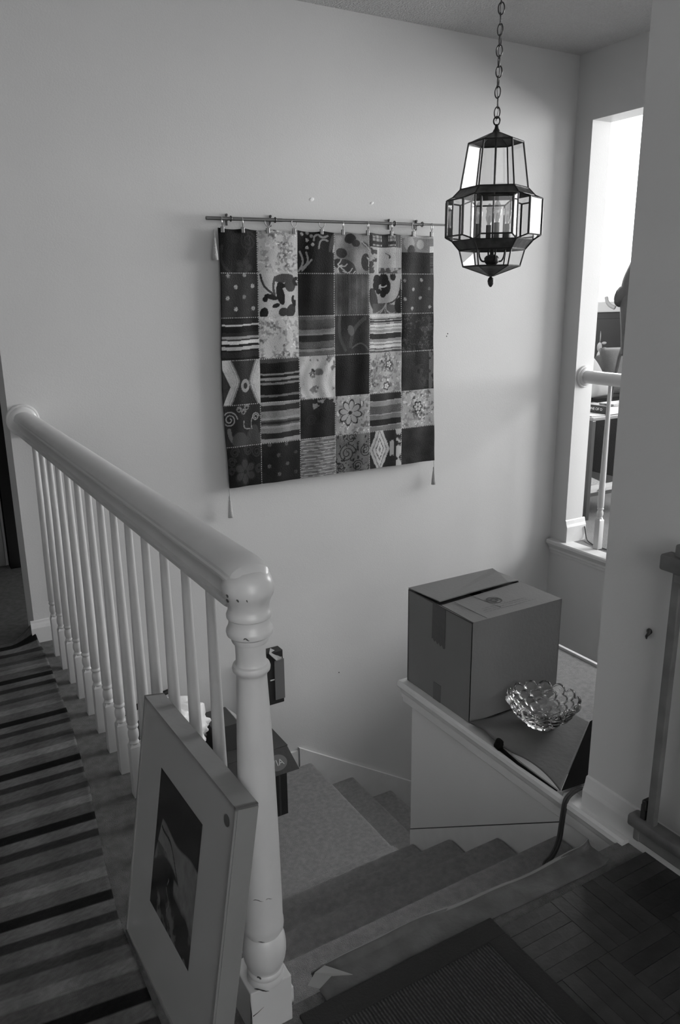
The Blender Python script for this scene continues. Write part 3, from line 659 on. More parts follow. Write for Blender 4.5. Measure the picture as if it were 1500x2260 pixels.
def P54(U, V):
    j = .05 * (np.random.RandomState(44).rand(U.shape[1])[None, :] - .5); d = np.abs(U - .3) / .8 + np.abs(V - .5 + j) * .55; c = np.full_like(U, .05)
    for r_, v_ in ((.40, .45), (.30, .2), (.26, .5), (.17, .12), (.14, .55), (.05, .2)): c = np.where(d < r_, v_, c)
    c = np.where((U > .62) & (np.abs(V - .5 + j) < .2) & (U < .75), .4, c); return np.where((U > .82) & (fbm(U, V + j, 5, 45) > .45), .45, c)
def P55(U, V): return weave(U, V, .055, 46, 1.1, 4)
def P01(U, V): return floral(U, V, 51)
PATS = [[P00, P01, P02, P03, P04, P05], [P10, P11, P12, P13, P14, P15], [P20, P21, P22, P23, P24, P25], [P30, P31, P32, P33, P34, P35], [P40, P41, P42, P43, P44, P45], [P50, P51, P52, P53, P54, P55]]
FAB = vmat('patch_fabric', .6, 0.0, .3, 260, .12)
LAB = {(1, 0): 'dark patch with rows of pale stars', (1, 1): 'light patch with black scrolls', (4, 3): 'light patch with a large outlined daisy', (2, 4): 'white and grey striped patch', (3, 3): 'plain black patch', (1, 4): 'light patch with a black flower', (3, 1): 'black patch with thin pale stripes'}
NG = 74
for r in range(6):
    for c in range(6):
        f = PATS[r][c]
        def pos(U, V, r=r, c=c):
            x, y, z = tpos(c + U, r + 1 - V)
            pil = -.0016 * (np.sin(np.pi * np.clip(U, 0, 1)) * np.sin(np.pi * np.clip(V, 0, 1))) ** .4
            return np.stack([x, y + pil, z], -1)
        def colr(U, V, f=f, r=r, c=c):
            k = f(U, V)
            if r > 0: k = np.where((V > .982) & (np.mod(U * 19, 1) < .5), .4, k)
            if c < 5: k = np.where((U > .982) & (np.mod(V * 19, 1) < .5), .4, k)
            return k * (.5 + .5 * sstep(.05, .22, k))
        o = gridmesh('patch', NG, NG, pos, colr, FAB, tap)
        if (r, c) in LAB: o['label'] = LAB[(r, c)]
# backing cloth
def bpos(U, V):
    x, y, z = tpos(U * 6, (1 - V) * 6); return np.stack([x, y + .005, z], -1)
o = gridmesh('backing_cloth', 60, 40, bpos, None, mat('dark_lining', .02, .9), tap); o.modifiers.new('s', 'SOLIDIFY').thickness = .003
def tassel(x, z, L, hang):
    bm = bmesh.new(); tube(bm, [(x, TY + .002, z + hang), (x + .001, TY, z)], .0012, 6)
    lathe(bm, [(.0001, 0), (.003, -.003), (.0045, -.012), (.0035, -.016), (.006, -.03), (.010, -L * .75), (.0115, -L), (.0001, -L)], seg=14, M=Matrix.Translation((x, TY, z)))
    obj('tassel', bm, mat('cream_tassel', .5, .8, .5, 300), tap, True)
tassel(1.217, .495, .098, .03); tassel(2.305, .494, .090, .033); tassel(1.208, 1.545, .085, .03)

# rod with brackets, and rings with clips (things hanging on the rod)
rod = thing('curtain_rod', 'thin metal curtain rod on small wall brackets above the patchwork', 'curtain rod', (1.75, 3.04, 1.62))
bm = bmesh.new()
def zr(x): return 1.614 + (x - 1.174) * .0095
for xa, xb, rr in ((1.174, 1.50, .0072), (1.50, 2.06, .0062), (2.06, 2.215, .0055), (2.215, 2.34, .0046)): tube(bm, [(xa, 3.04, zr(xa)), (xb, 3.04, zr(xb))], rr, 14)
obj('rod', bm, DSTEEL, rod, True, True)
for x in (1.172, 2.342):
    bm = bmesh.new(); lathe(bm, [(.0001, 0), (.0062, 0), (.0068, .003), (.0062, .008), (.0001, .009)], seg=12, M=Matrix.Translation((x, 3.04, zr(x))) @ Matrix.Rotation(R90, 4, 'Y'))
    obj('end_cap', bm, DSTEEL, rod, True)
for x in (1.276, 1.469, 2.052, 2.202):
    bm = bmesh.new(); box(bm, x - .004, x + .004, B - .006, B - .001, zr(x) - .022, zr(x) + .022, bev=.001); box(bm, x - .003, x + .003, 3.044, B - .004, zr(x) - .004, zr(x) + .004)
    torus(bm, (x, 3.04, zr(x)), .0095, .0022, (0, 1, 0), (0, 0, 1), seg=16); lathe(bm, [(.0001, 0), (.005, 0), (.005, .003), (.0001, .004)], seg=10, M=Matrix.Translation((x, B - .006, zr(x) + .018)) @ Matrix.Rotation(R90, 4, 'X'))
    obj('bracket', bm, IRON, rod, True, True)
RX = [1.239, 1.326, 1.436, 1.555, 1.685, 1.789, 1.914, 2.038, 2.156, 2.257]
RT = [1.1, 1.2, .25, .35, .2, 1.15, 1.2, 1.15, .45, 1.2]
WHERE = ['at the left end of the rod', 'second from the left end', 'between the two left wall brackets', 'just right of the left pair of brackets', 'seen as a full circle near the middle', 'above the fourth column of patches', 'near the seam of the fourth and fifth columns', 'beside the right pair of brackets', 'between the two right wall brackets', 'at the right end of the rod']
WHERE = ['above the first corner of the patchwork', 'above the middle of the dark first patch', 'holding the left half of the light floral patch', 'holding the right half of the light floral patch', 'seen as a full circle above the starry black patch', 'above the patch with large leaves', 'at the seam after the leafy patch', 'above the plaid-topped patch', 'between the two right-hand wall brackets', 'above the last corner of the patchwork']
for i, x in enumerate(RX):
    z = zr(x); g = thing('clip_ring', 'small metal curtain clip ring ' + WHERE[i], 'curtain ring', (x, 3.04, z), 'clip rings on the curtain rod')
    a = RT[i]; ax1 = (math.cos(a), math.sin(a), 0)
    obj('ring', torus(bmesh.new(), (x, 3.04, z - .010), .0155, .0017, ax1, (0, 0, 1), seg=26), SILV if i in (0, 1, 5, 6, 7, 9) else DSTEEL, g, True)
    bm = bmesh.new(); tube(bm, [(x, 3.04, z - .025), (x, 3.044, z - .031)], .0012, 6); box(bm, x - .0065, x + .0065, 3.038, 3.047, z - .052, z - .030, bev=.0012)
    obj('clip', bm, DSTEEL, g)

# ================================================================== HEXAGONAL LANTERN
LX, LY = 1.6415, 1.9074; K = .000393
lan = thing('hexagonal_lantern', 'hexagonal brass-framed glass lantern hanging on a chain', 'pendant lamp', (LX, LY, 1.58))
THc = math.atan2(-LY, -LX)               # direction towards the camera
TH = THc - math.radians(4.2) * -1
def hexpt(k, r, z, ph=0.5): a = TH + (k + ph) * math.pi / 3; return Vector((LX + r * math.cos(a), LY + r * math.sin(a), z))
R1, R2, R3, R4, R5 = 200 * K, 251 * K, 305 * K, 247 * K, 216 * K
Zc, Zr_, Zs_, Zv, Zp, Zq, Zw, Ze, Zf, Za = 1.7677, 1.7402, 1.6147, 1.5938, 1.5818, 1.4817, 1.4696, 1.4432, 1.3967, 1.3687
DP, WPn = 340 * K, 113 * K
def panec(k, s, z):
    a = TH + k * math.pi / 3; return Vector((LX + DP * math.cos(a) - s * WPn * math.sin(a), LY + DP * math.sin(a) + s * WPn * math.cos(a), z))
bars = []
for k in range(6):
    cap0 = Vector((LX, LY, Zc))
    obj('roof_panel', slab(bmesh.new(), [hexpt(k - 1, 22 * K, Zc), hexpt(k, 22 * K, Zc), hexpt(k, R1, Zr_), hexpt(k - 1, R1, Zr_)], (0, 0, 1), .0008), IRON, lan)
    obj('pane', slab(bmesh.new(), [hexpt(k - 1, R1, Zr_), hexpt(k, R1, Zr_), hexpt(k, R2, Zs_), hexpt(k - 1, R2, Zs_)], hexpt(k - .5, 1, 0) - Vector((LX, LY, 0)), .0008), GLASS, lan)
    obj('shoulder_panel', slab(bmesh.new(), [hexpt(k - 1, R2, Zs_), hexpt(k, R2, Zs_), hexpt(k, R3, Zv), hexpt(k - 1, R3, Zv)], (0, 0, 1), .0008), IRON, lan)
    obj('shoulder_glass', slab(bmesh.new(), [hexpt(k - 1, R3, Zv), hexpt(k, R3, Zv), panec(k, 1, Zp), panec(k, -1, Zp)], (0, 0, 1), .0006), GLASS, lan)
    obj('pane', slab(bmesh.new(), [panec(k, -1, Zp), panec(k, 1, Zp), panec(k, 1, Zq), panec(k, -1, Zq)], hexpt(k - .5, 1, 0) - Vector((LX, LY, 0)), .0008), GLASS, lan)
    for s, kk in ((1, k), (-1, k - 1)):
        obj('bevel_pane', slab(bmesh.new(), [panec(k, s, Zp), hexpt(kk, R3, Zv), hexpt(kk, R3, Zw), panec(k, s, Zq)], hexpt(k - .5, 1, 0) - Vector((LX, LY, 0)), .0006), GLASS, lan)
        bars += [([panec(k, s, Zp), panec(k, s, Zq)], .0030), ([panec(k, s, Zp), hexpt(kk, R3, Zv)], .0018), ([panec(k, s, Zq), hexpt(kk, R3, Zw)], .0018)]
    obj('lower_glass', slab(bmesh.new(), [hexpt(k - 1, R3, Zw), hexpt(k, R3, Zw), panec(k, 1, Zq), panec(k, -1, Zq)], (0, 0, 1), .0006), GLASS, lan)
    obj('lower_panel', slab(bmesh.new(), [hexpt(k - 1, R3, Zw), hexpt(k, R3, Zw), hexpt(k, R4, Ze), hexpt(k - 1, R4, Ze)], (0, 0, 1), .0008), IRON, lan)
    obj('pane', slab(bmesh.new(), [hexpt(k - 1, R4, Ze), hexpt(k, R4, Ze), hexpt(k, R5, Zf), hexpt(k - 1, R5, Zf)], hexpt(k - .5, 1, 0) - Vector((LX, LY, 0)), .0008), GLASS, lan)
    obj('base_panel', slab(bmesh.new(), [hexpt(k - 1, R5, Zf), hexpt(k, R5, Zf), hexpt(k, 18 * K, Za), hexpt(k - 1, 18 * K, Za)], (0, 0, -1), .0008), IRON, lan)
    bars += [([hexpt(k, 22 * K, Zc), hexpt(k, R1, Zr_)], .0014), ([hexpt(k, R1, Zr_), hexpt(k, R2, Zs_)], .0022), ([hexpt(k, R2, Zs_), hexpt(k, R3, Zv)], .002), ([hexpt(k, R3, Zv), hexpt(k, R3, Zw)], .002),
             ([hexpt(k, R3, Zw), hexpt(k, R4, Ze)], .002), ([hexpt(k, R4, Ze), hexpt(k, R5, Zf)], .002), ([hexpt(k, R5, Zf), hexpt(k, 16 * K, Za)], .0018)]
    for r_, z_ in ((R1, Zr_), (R2, Zs_), (R4, Ze), (R5, Zf)): bars.append(([hexpt(k - 1, r_, z_), hexpt(k, r_, z_)], .0022))
    bars += [([hexpt(k - 1, R3, Zw), hexpt(k, R3, Zw)], .0015), ([panec(k, -1, Zp), panec(k, 1, Zp)], .002), ([panec(k, -1, Zq), panec(k, 1, Zq)], .002)]
for pts, r_ in bars: obj('bar', tube(bmesh.new(), pts, r_ * 1.25, 6), BLACK, lan)
bm = bmesh.new(); lathe(bm, [(.0001, .022), (.004, .021), (.006, .010), (.010, .004), (.012, -.002), (.0001, -.004)], seg=16, M=Matrix.Translation((LX, LY, Zc)))
obj('crown_cap', bm, BLACK, lan, True)
# hanging loop, chain
ztop = Zc + .022; zz = ztop + .006
vx = Vector((-math.sin(THc), math.cos(THc), 0)); vy = Vector((math.cos(THc), math.sin(THc), 0))
obj('hanging_loop', torus(bmesh.new(), (LX, LY, ztop + .008), .009, .0022, vx, (0, 0, 1), 1.25, 18), BLACK, lan, True)
z = ztop + .030; i = 0
while z < ZC - .03:
    a = [.45, 1.5, .35, 1.75][i % 4] + .15 * math.sin(i); ax1 = vx * math.cos(a) + vy * math.sin(a)
    obj('chain_link', torus(bmesh.new(), (LX + .001 * math.sin(i * 2), LY, z), .0088, .0019, ax1, (0, 0, 1), 1.75, 20), IRON, lan, True)
    z += .0265; i += 1
bm = bmesh.new(); tube(bm, [(LX + .004 * math.sin(t * 1.9), LY + .004 * math.cos(t * 1.9), Zc + .03 + t * .03) for t in range(22)], .0011, 5); obj('lamp_cord', bm, mat('clear_cord', .12, .4), lan, True)
bm = bmesh.new(); lathe(bm, [(.0001, ZC - .045), (.008, ZC - .04), (.012, ZC - .03), (.05, ZC - .012), (.06, ZC - .001), (.0001, ZC - .001)], (LX, LY), 24); obj('ceiling_canopy', bm, IRON, lan, True)
# inner cluster
bm = bmesh.new(); lathe(bm, [(.0001, .0), (.012, .0), (.018, .006), (.022, .012), (.022, .022), (.017, .028), (.006, .032), (.005, .06), (.0001, .062)], seg=20, M=Matrix.Translation((LX, LY, Zf + .002)))
obj('hub', bm, BLACK, lan, True)
bm = bmesh.new(); tube(bm, [(LX, LY, Zf + .03), (LX, LY, Zr_ + .02)], .0030, 8); obj('centre_rod', bm, mat('grey_tube', .12, .4, metal=.5), lan, True)
bm = bmesh.new(); lathe(bm, [(.0001, -.033), (.004, -.031), (.008, -.024), (.0098, -.015), (.008, -.007), (.004, -.003), (.006, .0), (.007, .003), (.0001, .006)], seg=20, M=Matrix.Translation((LX, LY, Za))); obj('finial', bm, BLACK, lan, True)
SLV = mat('candle_sleeve', .09, .5)
for k, offs in enumerate((-.62, .35, 1.2, 2.5, 3.9)[:4]):
    pass
for k in range(4):
    a = THc + math.radians([52, 18, -27, 160][k]) if False else THc + .27 + k * math.pi / 2
    r_ = .044; cx_, cy_ = LX + r_ * math.cos(a), LY + r_ * math.sin(a)
    tube_pts = [(LX + .012 * math.cos(a), LY + .012 * math.sin(a), Zf + .020)] + [(LX + (.012 + .028 * math.sin(t)) * math.cos(a), LY + (.012 + .028 * math.sin(t)) * math.sin(a), Zf + .020 + .03 * (1 - math.cos(t)) - .012 * math.sin(2 * t)) for t in np.linspace(.2, R90, 7)] + [(cx_, cy_, Zw + .003)]
    obj('arm', tube(bmesh.new(), tube_pts, .0026, 8), BLACK, lan, True)
    cd = obj('candle', lathe(bmesh.new(), [(.0001, Zw - .004), (.012, Zw - .004), (.012, Zw + .001), (.0085, Zw + .003), (.0085, 1.5175), (.0001, 1.5175)], (cx_, cy_), 18), SLV, lan, True, True)
    h = .062; z0 = 1.5175
    pr_ = [(.0055, 0), (.0062, .006), (.0095, .016), (.0122, .026), (.0125, .033), (.0105, .044), (.0065, .055), (.0028, h - .001), (.0001, h)]
    bb = obj('bulb', lathe(bmesh.new(), [(a_, z0 + b_) for a_, b_ in pr_], (cx_, cy_), 20, cap=False), BULBG, None, True); bb.parent = cd; bb.matrix_parent_inverse = Matrix.Translation(-Vector(lan.location)) if False else Matrix()
    fl = obj('filament', tube(bmesh.new(), [(cx_ - .002, cy_, z0), (cx_ - .003, cy_, z0 + .02), (cx_, cy_, z0 + .027), (cx_ + .003, cy_, z0 + .02), (cx_ + .002, cy_, z0)], .0006, 5), SILV, None); fl.parent = cd; fl.matrix_parent_inverse = Matrix()

# ================================================================== BOX ON THE LEDGE
cb = thing('cardboard_box', 'large cardboard carton with a taped side on the ledge', 'box', (1.62, 1.87, 0))
X0, X1, Y0b, Y1b, HB = 1.441, 1.812, 1.696, 2.036, .355
YM = 1.880; t = .004
SIDE = TOPC = mat('carton_board', .17, .75, .08, 100, .05, 4)
zb = .013
for a in ((X0, X0 + t, Y0b, Y1b), (X1 - t, X1, Y0b, Y1b), (X0, X1, Y0b, Y0b + t), (X0, X1, Y1b - t, Y1b)): obj('side_panel', bx(a[0], a[1], a[2], a[3], zb, HB - .003), SIDE, cb)
obj('base_panel', bx(X0 + t, X1 - t, Y0b + t, Y1b - t, zb, zb + t), SIDE, cb)
bm = bmesh.new(); slab(bm, [(X0 + .002, Y0b, HB - .003), (X1, Y0b, HB - .003), (X1 - .003, YM + .008, HB - .004), (X0 + .012, YM - .012, HB - .008)], (0, 0, 1), .003); obj('near_flap', bm, TOPC, cb)
bm = bmesh.new(); slab(bm, [(X0, Y1b, HB), (X0 + .010, YM - .006, HB + .004), (X0 + .15, YM - .003, HB + .009), (X1 - .06, YM + .008, HB + .006), (X1 - .005, YM + .012, HB + .001), (X1 - .02, Y1b - .05, HB + .006), (X1, Y1b, HB)], (0, 0, 1), .003); obj('far_flap', bm, TOPC, cb)
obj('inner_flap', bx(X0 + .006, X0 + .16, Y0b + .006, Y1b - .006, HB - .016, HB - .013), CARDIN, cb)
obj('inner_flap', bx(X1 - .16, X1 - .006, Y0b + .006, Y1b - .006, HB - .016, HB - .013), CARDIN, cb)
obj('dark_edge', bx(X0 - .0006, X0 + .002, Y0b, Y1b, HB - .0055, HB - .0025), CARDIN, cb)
TAPE = mat('brown_tape', .04, .3, .2, 30)
bm = bmesh.new(); pts = [(1.829, HB - .004), (1.897, HB - .004), (1.899, .225)] + [(1.893 - .008 * k, .225 - (.006 if k % 2 else -.003) - .001 * k) for k in range(8)] + [(1.829, .215)]
prism(bm, pts, 'X', X0 - .0012, X0 - .0002); obj('tape', bm, TAPE, cb)
obj('tape', bx(X0 - .0012, X0 - .0002, 1.845, 1.885, zb, .075), mat('old_tape', .10, .6), cb)
# printed emblem and lines on the near flap
bm = bmesh.new(); ec = (1.617, 1.803); ZE = HB + .0004
def ring2(bm, c, ra, rb, z, seg=40, a0=0, a1=2 * math.pi):
    for k in range(seg):
        t0, t1 = a0 + (a1 - a0) * k / seg, a0 + (a1 - a0) * (k + 1) / seg
        poly(bm, [(c[0] + ra * math.cos(t0), c[1] + ra * math.sin(t0), z), (c[0] + rb * math.cos(t0), c[1] + rb * math.sin(t0), z), (c[0] + rb * math.cos(t1), c[1] + rb * math.sin(t1), z), (c[0] + ra * math.cos(t1), c[1] + ra * math.sin(t1), z)])
ring2(bm, ec, .0215, .0262, ZE)
for k in range(3):
    a = k * 2 * math.pi / 3 + .3
    ring2(bm, ec, .0080, .0145, ZE, 10, a, a + 1.5)
    p = Vector((ec[0] + .0095 * math.cos(a + 1.5), ec[1] + .0095 * math.sin(a + 1.5), ZE)); tg = Vector((-math.sin(a + 1.5), math.cos(a + 1.5), 0)); nr = Vector((math.cos(a + 1.5), math.sin(a + 1.5), 0))
    poly(bm, [p + nr * .006, p + tg * .008, p - nr * .006])
    a2 = a + 2.0
    ring2(bm, ec, .0135, .0215, ZE, 4, a2 - .14, a2 + .14)
obj('printed_emblem', bm, PRINT, cb)['kind'] = 'stuff'
bm = bmesh.new()
for j, (ya, xa, xb) in enumerate(((1.765, 1.535, 1.700), (1.752, 1.530, 1.715), (1.738, 1.522, 1.735))):
    x = xa
    while x < xb:
        wd = random.uniform(.006, .018); poly(bm, [(x, ya + .02 * (x - xa) * 0, ZE), (x + wd, ya, ZE), (x + wd, ya + .0024, ZE), (x, ya + .0024, ZE)]); x += wd + .004
obj('printed_lines', bm, mat('faint_print', .11, .8), cb)['kind'] = 'stuff'
bm = bmesh.new(); tube(bm, [(1.50, Y0b + .003, HB + .0002), (1.50, YM - .02, HB - .002)], .0009, 4); tube(bm, [(1.585, YM - .01, HB - .002), (1.595, Y0b + .05, HB)], .0006, 4); obj('crease', bm, mat('crease', .21, .8), cb)

# ================================================================== GLASS BOWL
def bowl_mesh():
    bm = bmesh.new(); nt_, nh = 160, 44; rings = []
    rows = [(.14, 11, 0), (.35, 12, .5), (.58, 13, 0), (.82, 14, .5)]
    for j in range(nh + 1):
        h = j / nh; ring = []
        for k in range(nt_):
            th = 2 * math.pi * k / nt_
            r = .040 + .070 * h ** .75; z = .010 + .072 * h ** 1.25
            dsp = 0
            for hc, n_p, ph in rows:
                q = (th * n_p / (2 * math.pi) + ph) % 1 - .5; e = (q / .5) ** 2 + ((h - hc) / .15) ** 2
                if e < 1: dsp = max(dsp, math.sqrt(1 - e))
            r += .0105 * dsp
            if h > .8:
                q = (th * 14 / (2 * math.pi) + .5) % 1 - .5; sc = math.sqrt(max(0, 1 - (q / .5) ** 2)); z -= (1 - sc) * .024 * (h - .8) / .2; r -= (1 - sc) * .008 * (h - .8) / .2
            ring.append(bm.verts.new((r * math.cos(th), r * math.sin(th), z)))
        rings.append(ring)
    inner = []
    for j in range(nh + 1):
        h = 1 - j / nh; src = rings[nh - j]; ring = []
        for k in range(nt_):
            th = 2 * math.pi * k / nt_; r = max(.0, .0345 + .069 * h ** .75); z = src[k].co.z + .0012 + .004 * (1 - h)
            dsp = 0
            for hc, n_p, ph in rows:
                q = (th * n_p / (2 * math.pi) + ph) % 1 - .5; e = (q / .5) ** 2 + ((h - hc) / .15) ** 2
                if e < 1: dsp = max(dsp, math.sqrt(1 - e))
            ring.append(bm.verts.new(((r + .0075 * dsp) * math.cos(th), (r + .004 * dsp) * math.sin(th), z)))
        inner.append(ring)
    allr = rings + inner
    for a, b in zip(allr, allr[1:]):
        for k in range(nt_): bm.faces.new((a[k], a[(k + 1) % nt_], b[(k + 1) % nt_], b[k]))
    bm.faces.new(inner[-1])
    # foot ring with small knobs
    foot = [bm.verts.new((.030 * math.cos(2 * math.pi * k / nt_), .030 * math.sin(2 * math.pi * k / nt_), .001)) for k in range(nt_)]
    foot2 = [bm.verts.new(((.046 + .004 * abs(math.sin(7.5 * 2 * math.pi * k / nt_))) * math.cos(2 * math.pi * k / nt_), (.046 + .004 * abs(math.sin(7.5 * 2 * math.pi * k / nt_))) * math.sin(2 * math.pi * k / nt_), .001)) for k in range(nt_)]
    for k in range(nt_):
        bm.faces.new((foot[k], foot[(k + 1) % nt_], foot2[(k + 1) % nt_], foot2[k])); bm.faces.new((foot2[k], foot2[(k + 1) % nt_], rings[0][(k + 1) % nt_], rings[0][k]))
    bm.faces.new(foot)
    return bm
bowl = obj('glass_bowl', bowl_mesh(), BGLASS, None, True); bowl.location = (1.628, 1.572, .020); bowl.rotation_euler = (0, 0, .3); bowl.scale = (1.02, 1.02, 1.12)
tag(bowl, 'clear pressed glass bowl with rows of petal facets', 'bowl')

# ================================================================== FLAT DARK PORTFOLIO UNDER THE BOWL
pfo = thing('portfolio', 'large dark folder with curled corners lying open under the glass bowl', 'folder', (1.6, 1.5, .01))
SH = mat('dark_folder_top', .085, .75, .15, 60, .12, 9); SHB = mat('folder_black_inside', .006, .9, spec=.1)
P1, P2, P3, P4 = Vector((1.425, 1.528, .016)), Vector((1.424, 1.292, .016)), Vector((1.768, 1.505, .016)), Vector((1.60, 1.690, .016))
P4 = Vector((1.768, 1.686, .016)); P5 = Vector((1.452, 1.686, .016))
def sheetpos(U, V):
    # quad P2 (0,0) P3 (1,0) P4 (1,1) P1(0,1)
    a = np.array(P2)[None, None, :] * ((1 - U) * (1 - V))[..., None] + np.array(P3) * (U * (1 - V))[..., None] + np.array(P4) * (U * V)[..., None] + np.array((1.436, 1.686, .016)) * ((1 - U) * V)[..., None]
    d = np.clip(1 - np.hypot(U * 3.2, (V - .80) * 2.8), 0, 1); a[..., 2] += .030 * d ** 1.3; a[..., 0] -= .012 * d
    a[..., 0] += .024 * np.sin(np.pi * np.clip(V / .62, 0, 1)) * (1 - U) ** 3
    a[..., 2] += .0025 * np.sin(U * 5) * np.sin(V * 4)
    return a
o = gridmesh('cover', 40, 40, sheetpos, None, SH, pfo); o.modifiers.new('s', 'SOLIDIFY').thickness = .003
bm = bmesh.new(); tube(bm, [(1.419, 1.528, .019), (1.424, 1.540, .024), (1.434, 1.548, .026), (1.446, 1.546, .022)], [.008, .015, .014, .005], 12); obj('curled_corner', bm, SHB, pfo, True)
bm = bmesh.new(); tube(bm, [(1.424, 1.545, .017), (1.419, 1.45, .014), (1.421, 1.30, .013)], [.007, .005, .002], 6); obj('dark_fold', bm, SHB, pfo, True)
for k in range(3): obj('sheet_of_paper', slab(bmesh.new(), [(1.432 - .004 * k, 1.50 - .05 * k, .0125 + .0012 * (2 - k)), (1.424 - .003 * k, 1.285 - .004 * k, .0125 + .0012 * (2 - k)), (1.50, 1.325, .0125 + .0012 * (2 - k)), (1.50, 1.50, .0125 + .0012 * (2 - k))], (0, 0, 1), .0008), mat('grey_paper', .33, .8), pfo)
bm = bmesh.new(); slab(bm, [P2 + Vector((.004, 0, 0)), P3, Vector((1.83, 1.44, .085)), Vector((1.66, 1.29, .10)), Vector((1.475, 1.245, .055))], (.3, -.6, .3), .003); obj('raised_flap', bm, SHB, pfo)['label'] = 'black inside of the raised flap'
bm = bmesh.new(); slab(bm, [(1.424, 1.291, .014), (1.434, 1.283, .014), (1.478, 1.262, .030), (1.470, 1.270, .034)], (0, 0, 1), .0015); obj('pale_edge', bm, mat('pale_fold', .3, .6), pfo)

# cord trailing over the ledge onto the stairs
bm = bmesh.new()
cp = [(1.50, 1.262, .020), (1.470, 1.262, .030), (1.440, 1.262, .030), (1.412, 1.262, .016), (1.404, 1.262, -.02), (1.400, 1.262, -.06), (1.392, 1.258, -.09), (1.375, 1.252, -.115), (1.352, 1.246, -.13), (1.32, 1.235, -.132), (1.29, 1.20, -.132), (1.26, 1.16, -.132)]
def smoothpath(p, n=6):
    p = [Vector(q) for q in p]; out = []
    for i in range(len(p) - 1):
        p0, p1, p2, p3 = p[max(i - 1, 0)], p[i], p[i + 1], p[min(i + 2, len(p) - 1)]
        for k in range(n):
            t = k / n; out.append(.5 * ((2 * p1) + (-p0 + p2) * t + (2 * p0 - 5 * p1 + 4 * p2 - p3) * t * t + (-p0 + 3 * p1 - 3 * p2 + p3) * t ** 3))
    out.append(p[-1]); return out
sp = smoothpath(cp)
tube(bm, sp, .0042, 8); tube(bm, [q + Vector((.003, -.006, .0)) for q in sp], .0042, 8)
cd = obj('power_cord', bm, mat('dark_cord', .035, .5), None, True); tag(cd, 'dark double cord hanging from the ledge onto the top stair', 'cord')

# ================================================================== WOODEN GATE ON THE RIGHT WALL
gt = thing('safety_gate', 'dull wooden gate standing against the wall by the parquet', 'gate', (1.42, .7, .07))
GW = mat('gate_wood', .15, .5, .2, 25, .25, 14)
XG0, XG1 = 1.392, 1.430
def rnd_rail(z0, z1, y1, name):
    bm = bmesh.new(); box(bm, XG0, XG1, -.1, y1, z0, z1, bev=.006); return obj(name, bm, GW, gt, True, True)
rnd_rail(.082, .112, 1.052, 'bottom_rail'); rnd_rail(.735, .772, 1.036, 'top_rail')
obj('lower_batten', bx(XG0 + .008, XG1 - .002, -.1, 1.028, .050, .082, bev=.004), GW, gt)
obj('end_cap', bx(XG0 + .006, XG1 - .004, 1.018, 1.036, .049, .083, bev=.004), GW, gt)
for k in range(6):
    y = .985 - .098 * k; obj('gate_bar', bx(XG0 + .010, XG1 - .012, y, y + .022, .10, .745, bev=.003), GW, gt)
bm = bmesh.new(); box(bm, XG0 + .012, XG1, 1.012, 1.026, .10, .150, bev=.002); box(bm, XG0 + .008, XG1 - .006, 1.010, 1.022, .138, .165, bev=.003); obj('latch', bm, mat('dark_latch', .02, .5), gt)
bm = bmesh.new(); box(bm, XG0 + .006, XG1 - .004, .985, 1.005, .770, .800, bev=.005); box(bm, XG0 + .004, XG1, .975, 1.0, .715, .737, bev=.003); obj('top_latch', bm, GW, gt)
for z in (.097, .753):
    obj('wall_mount', bx(XG1 - .002, XP, .60, .64, z - .012, z + .012), MATS['dark_latch'], gt)

# small hook stuck in the wall
bm = bmesh.new(); lathe(bm, [(.0001, 0), (.007, 0), (.006, .004), (.0001, .006)], seg=12, M=Matrix.Translation((XP - .001, 1.082, .560)) @ Matrix.Rotation(-R90, 4, 'Y'))
tube(bm, [(XP - .003, 1.080, .560), (XP - .009, 1.078, .557), (XP - .008, 1.084, .548), (XP - .003, 1.087, .540)], [.004, .004, .0032, .002], 8)
o = obj('wall_hook', bm, mat('grey_plastic', .05, .5), None, True); tag(o, 'tiny dark hook stuck on the blank wall', 'hook')

# filler marks on the back wall
for x, z, s in ((1.665, 1.709, .008), (1.965, 1.708, .006)):
    bm = bmesh.new(); lathe(bm, [(.0001, .0025), (s * .5, .0022), (s * .9, .0008), (s, 0)], seg=10, M=Matrix.Translation((x, B, z)) @ Matrix.Rotation(R90, 4, 'X') @ Matrix.Scale(1.7, 4, (1, .3, 0)), cap=False); o = obj('filler_spot', bm, mat('white_filler', .8, .7), bpy.data.objects['wall_back'])
for x, z in ((2.394, 1.123), (2.40, 1.135), (1.768, -.504)):
    bm = bmesh.new(); lathe(bm, [(.0001, .001), (.003, .0006), (.0033, 0)], seg=8, M=Matrix.Translation((x, B, z)) @ Matrix.Rotation(R90, 4, 'X'), cap=False); obj('nail_hole', bm, PRINT, bpy.data.objects['wall_back'])

# ================================================================== THINGS ON THE LANDING
# dark carton with a flared front flap
c2 = thing('dark_carton', 'black carton with a flared flap and oval badge on the landing', 'box', (1.13, 2.9, ZL))
xa, xb_, ya, yb_, zt = .945, 1.312, 2.775, 3.060, -.605
for a in ((xa, xa + .004, ya, yb_), (xb_ - .004, xb_, ya, yb_), (xa, xb_, ya, ya + .004), (xa, xb_, yb_ - .004, yb_)): obj('side_panel', bx(a[0], a[1], a[2], a[3], ZL, zt), BLK, c2)
obj('top_panel', bx(xa, xb_ + .008, ya, yb_, zt, zt + .004), DGREY, c2)
bm = bmesh.new(); fl_ = [Vector((xa - .02, ya, zt)), Vector((xb_ + .006, ya, zt)), Vector((xb_ + .018, ya - .090, zt - .068)), Vector((xa - .03, ya - .090, zt - .068))]
slab(bm, fl_, (0, .6, -.8), .003); obj('flared_flap', bm, BLK, c2)
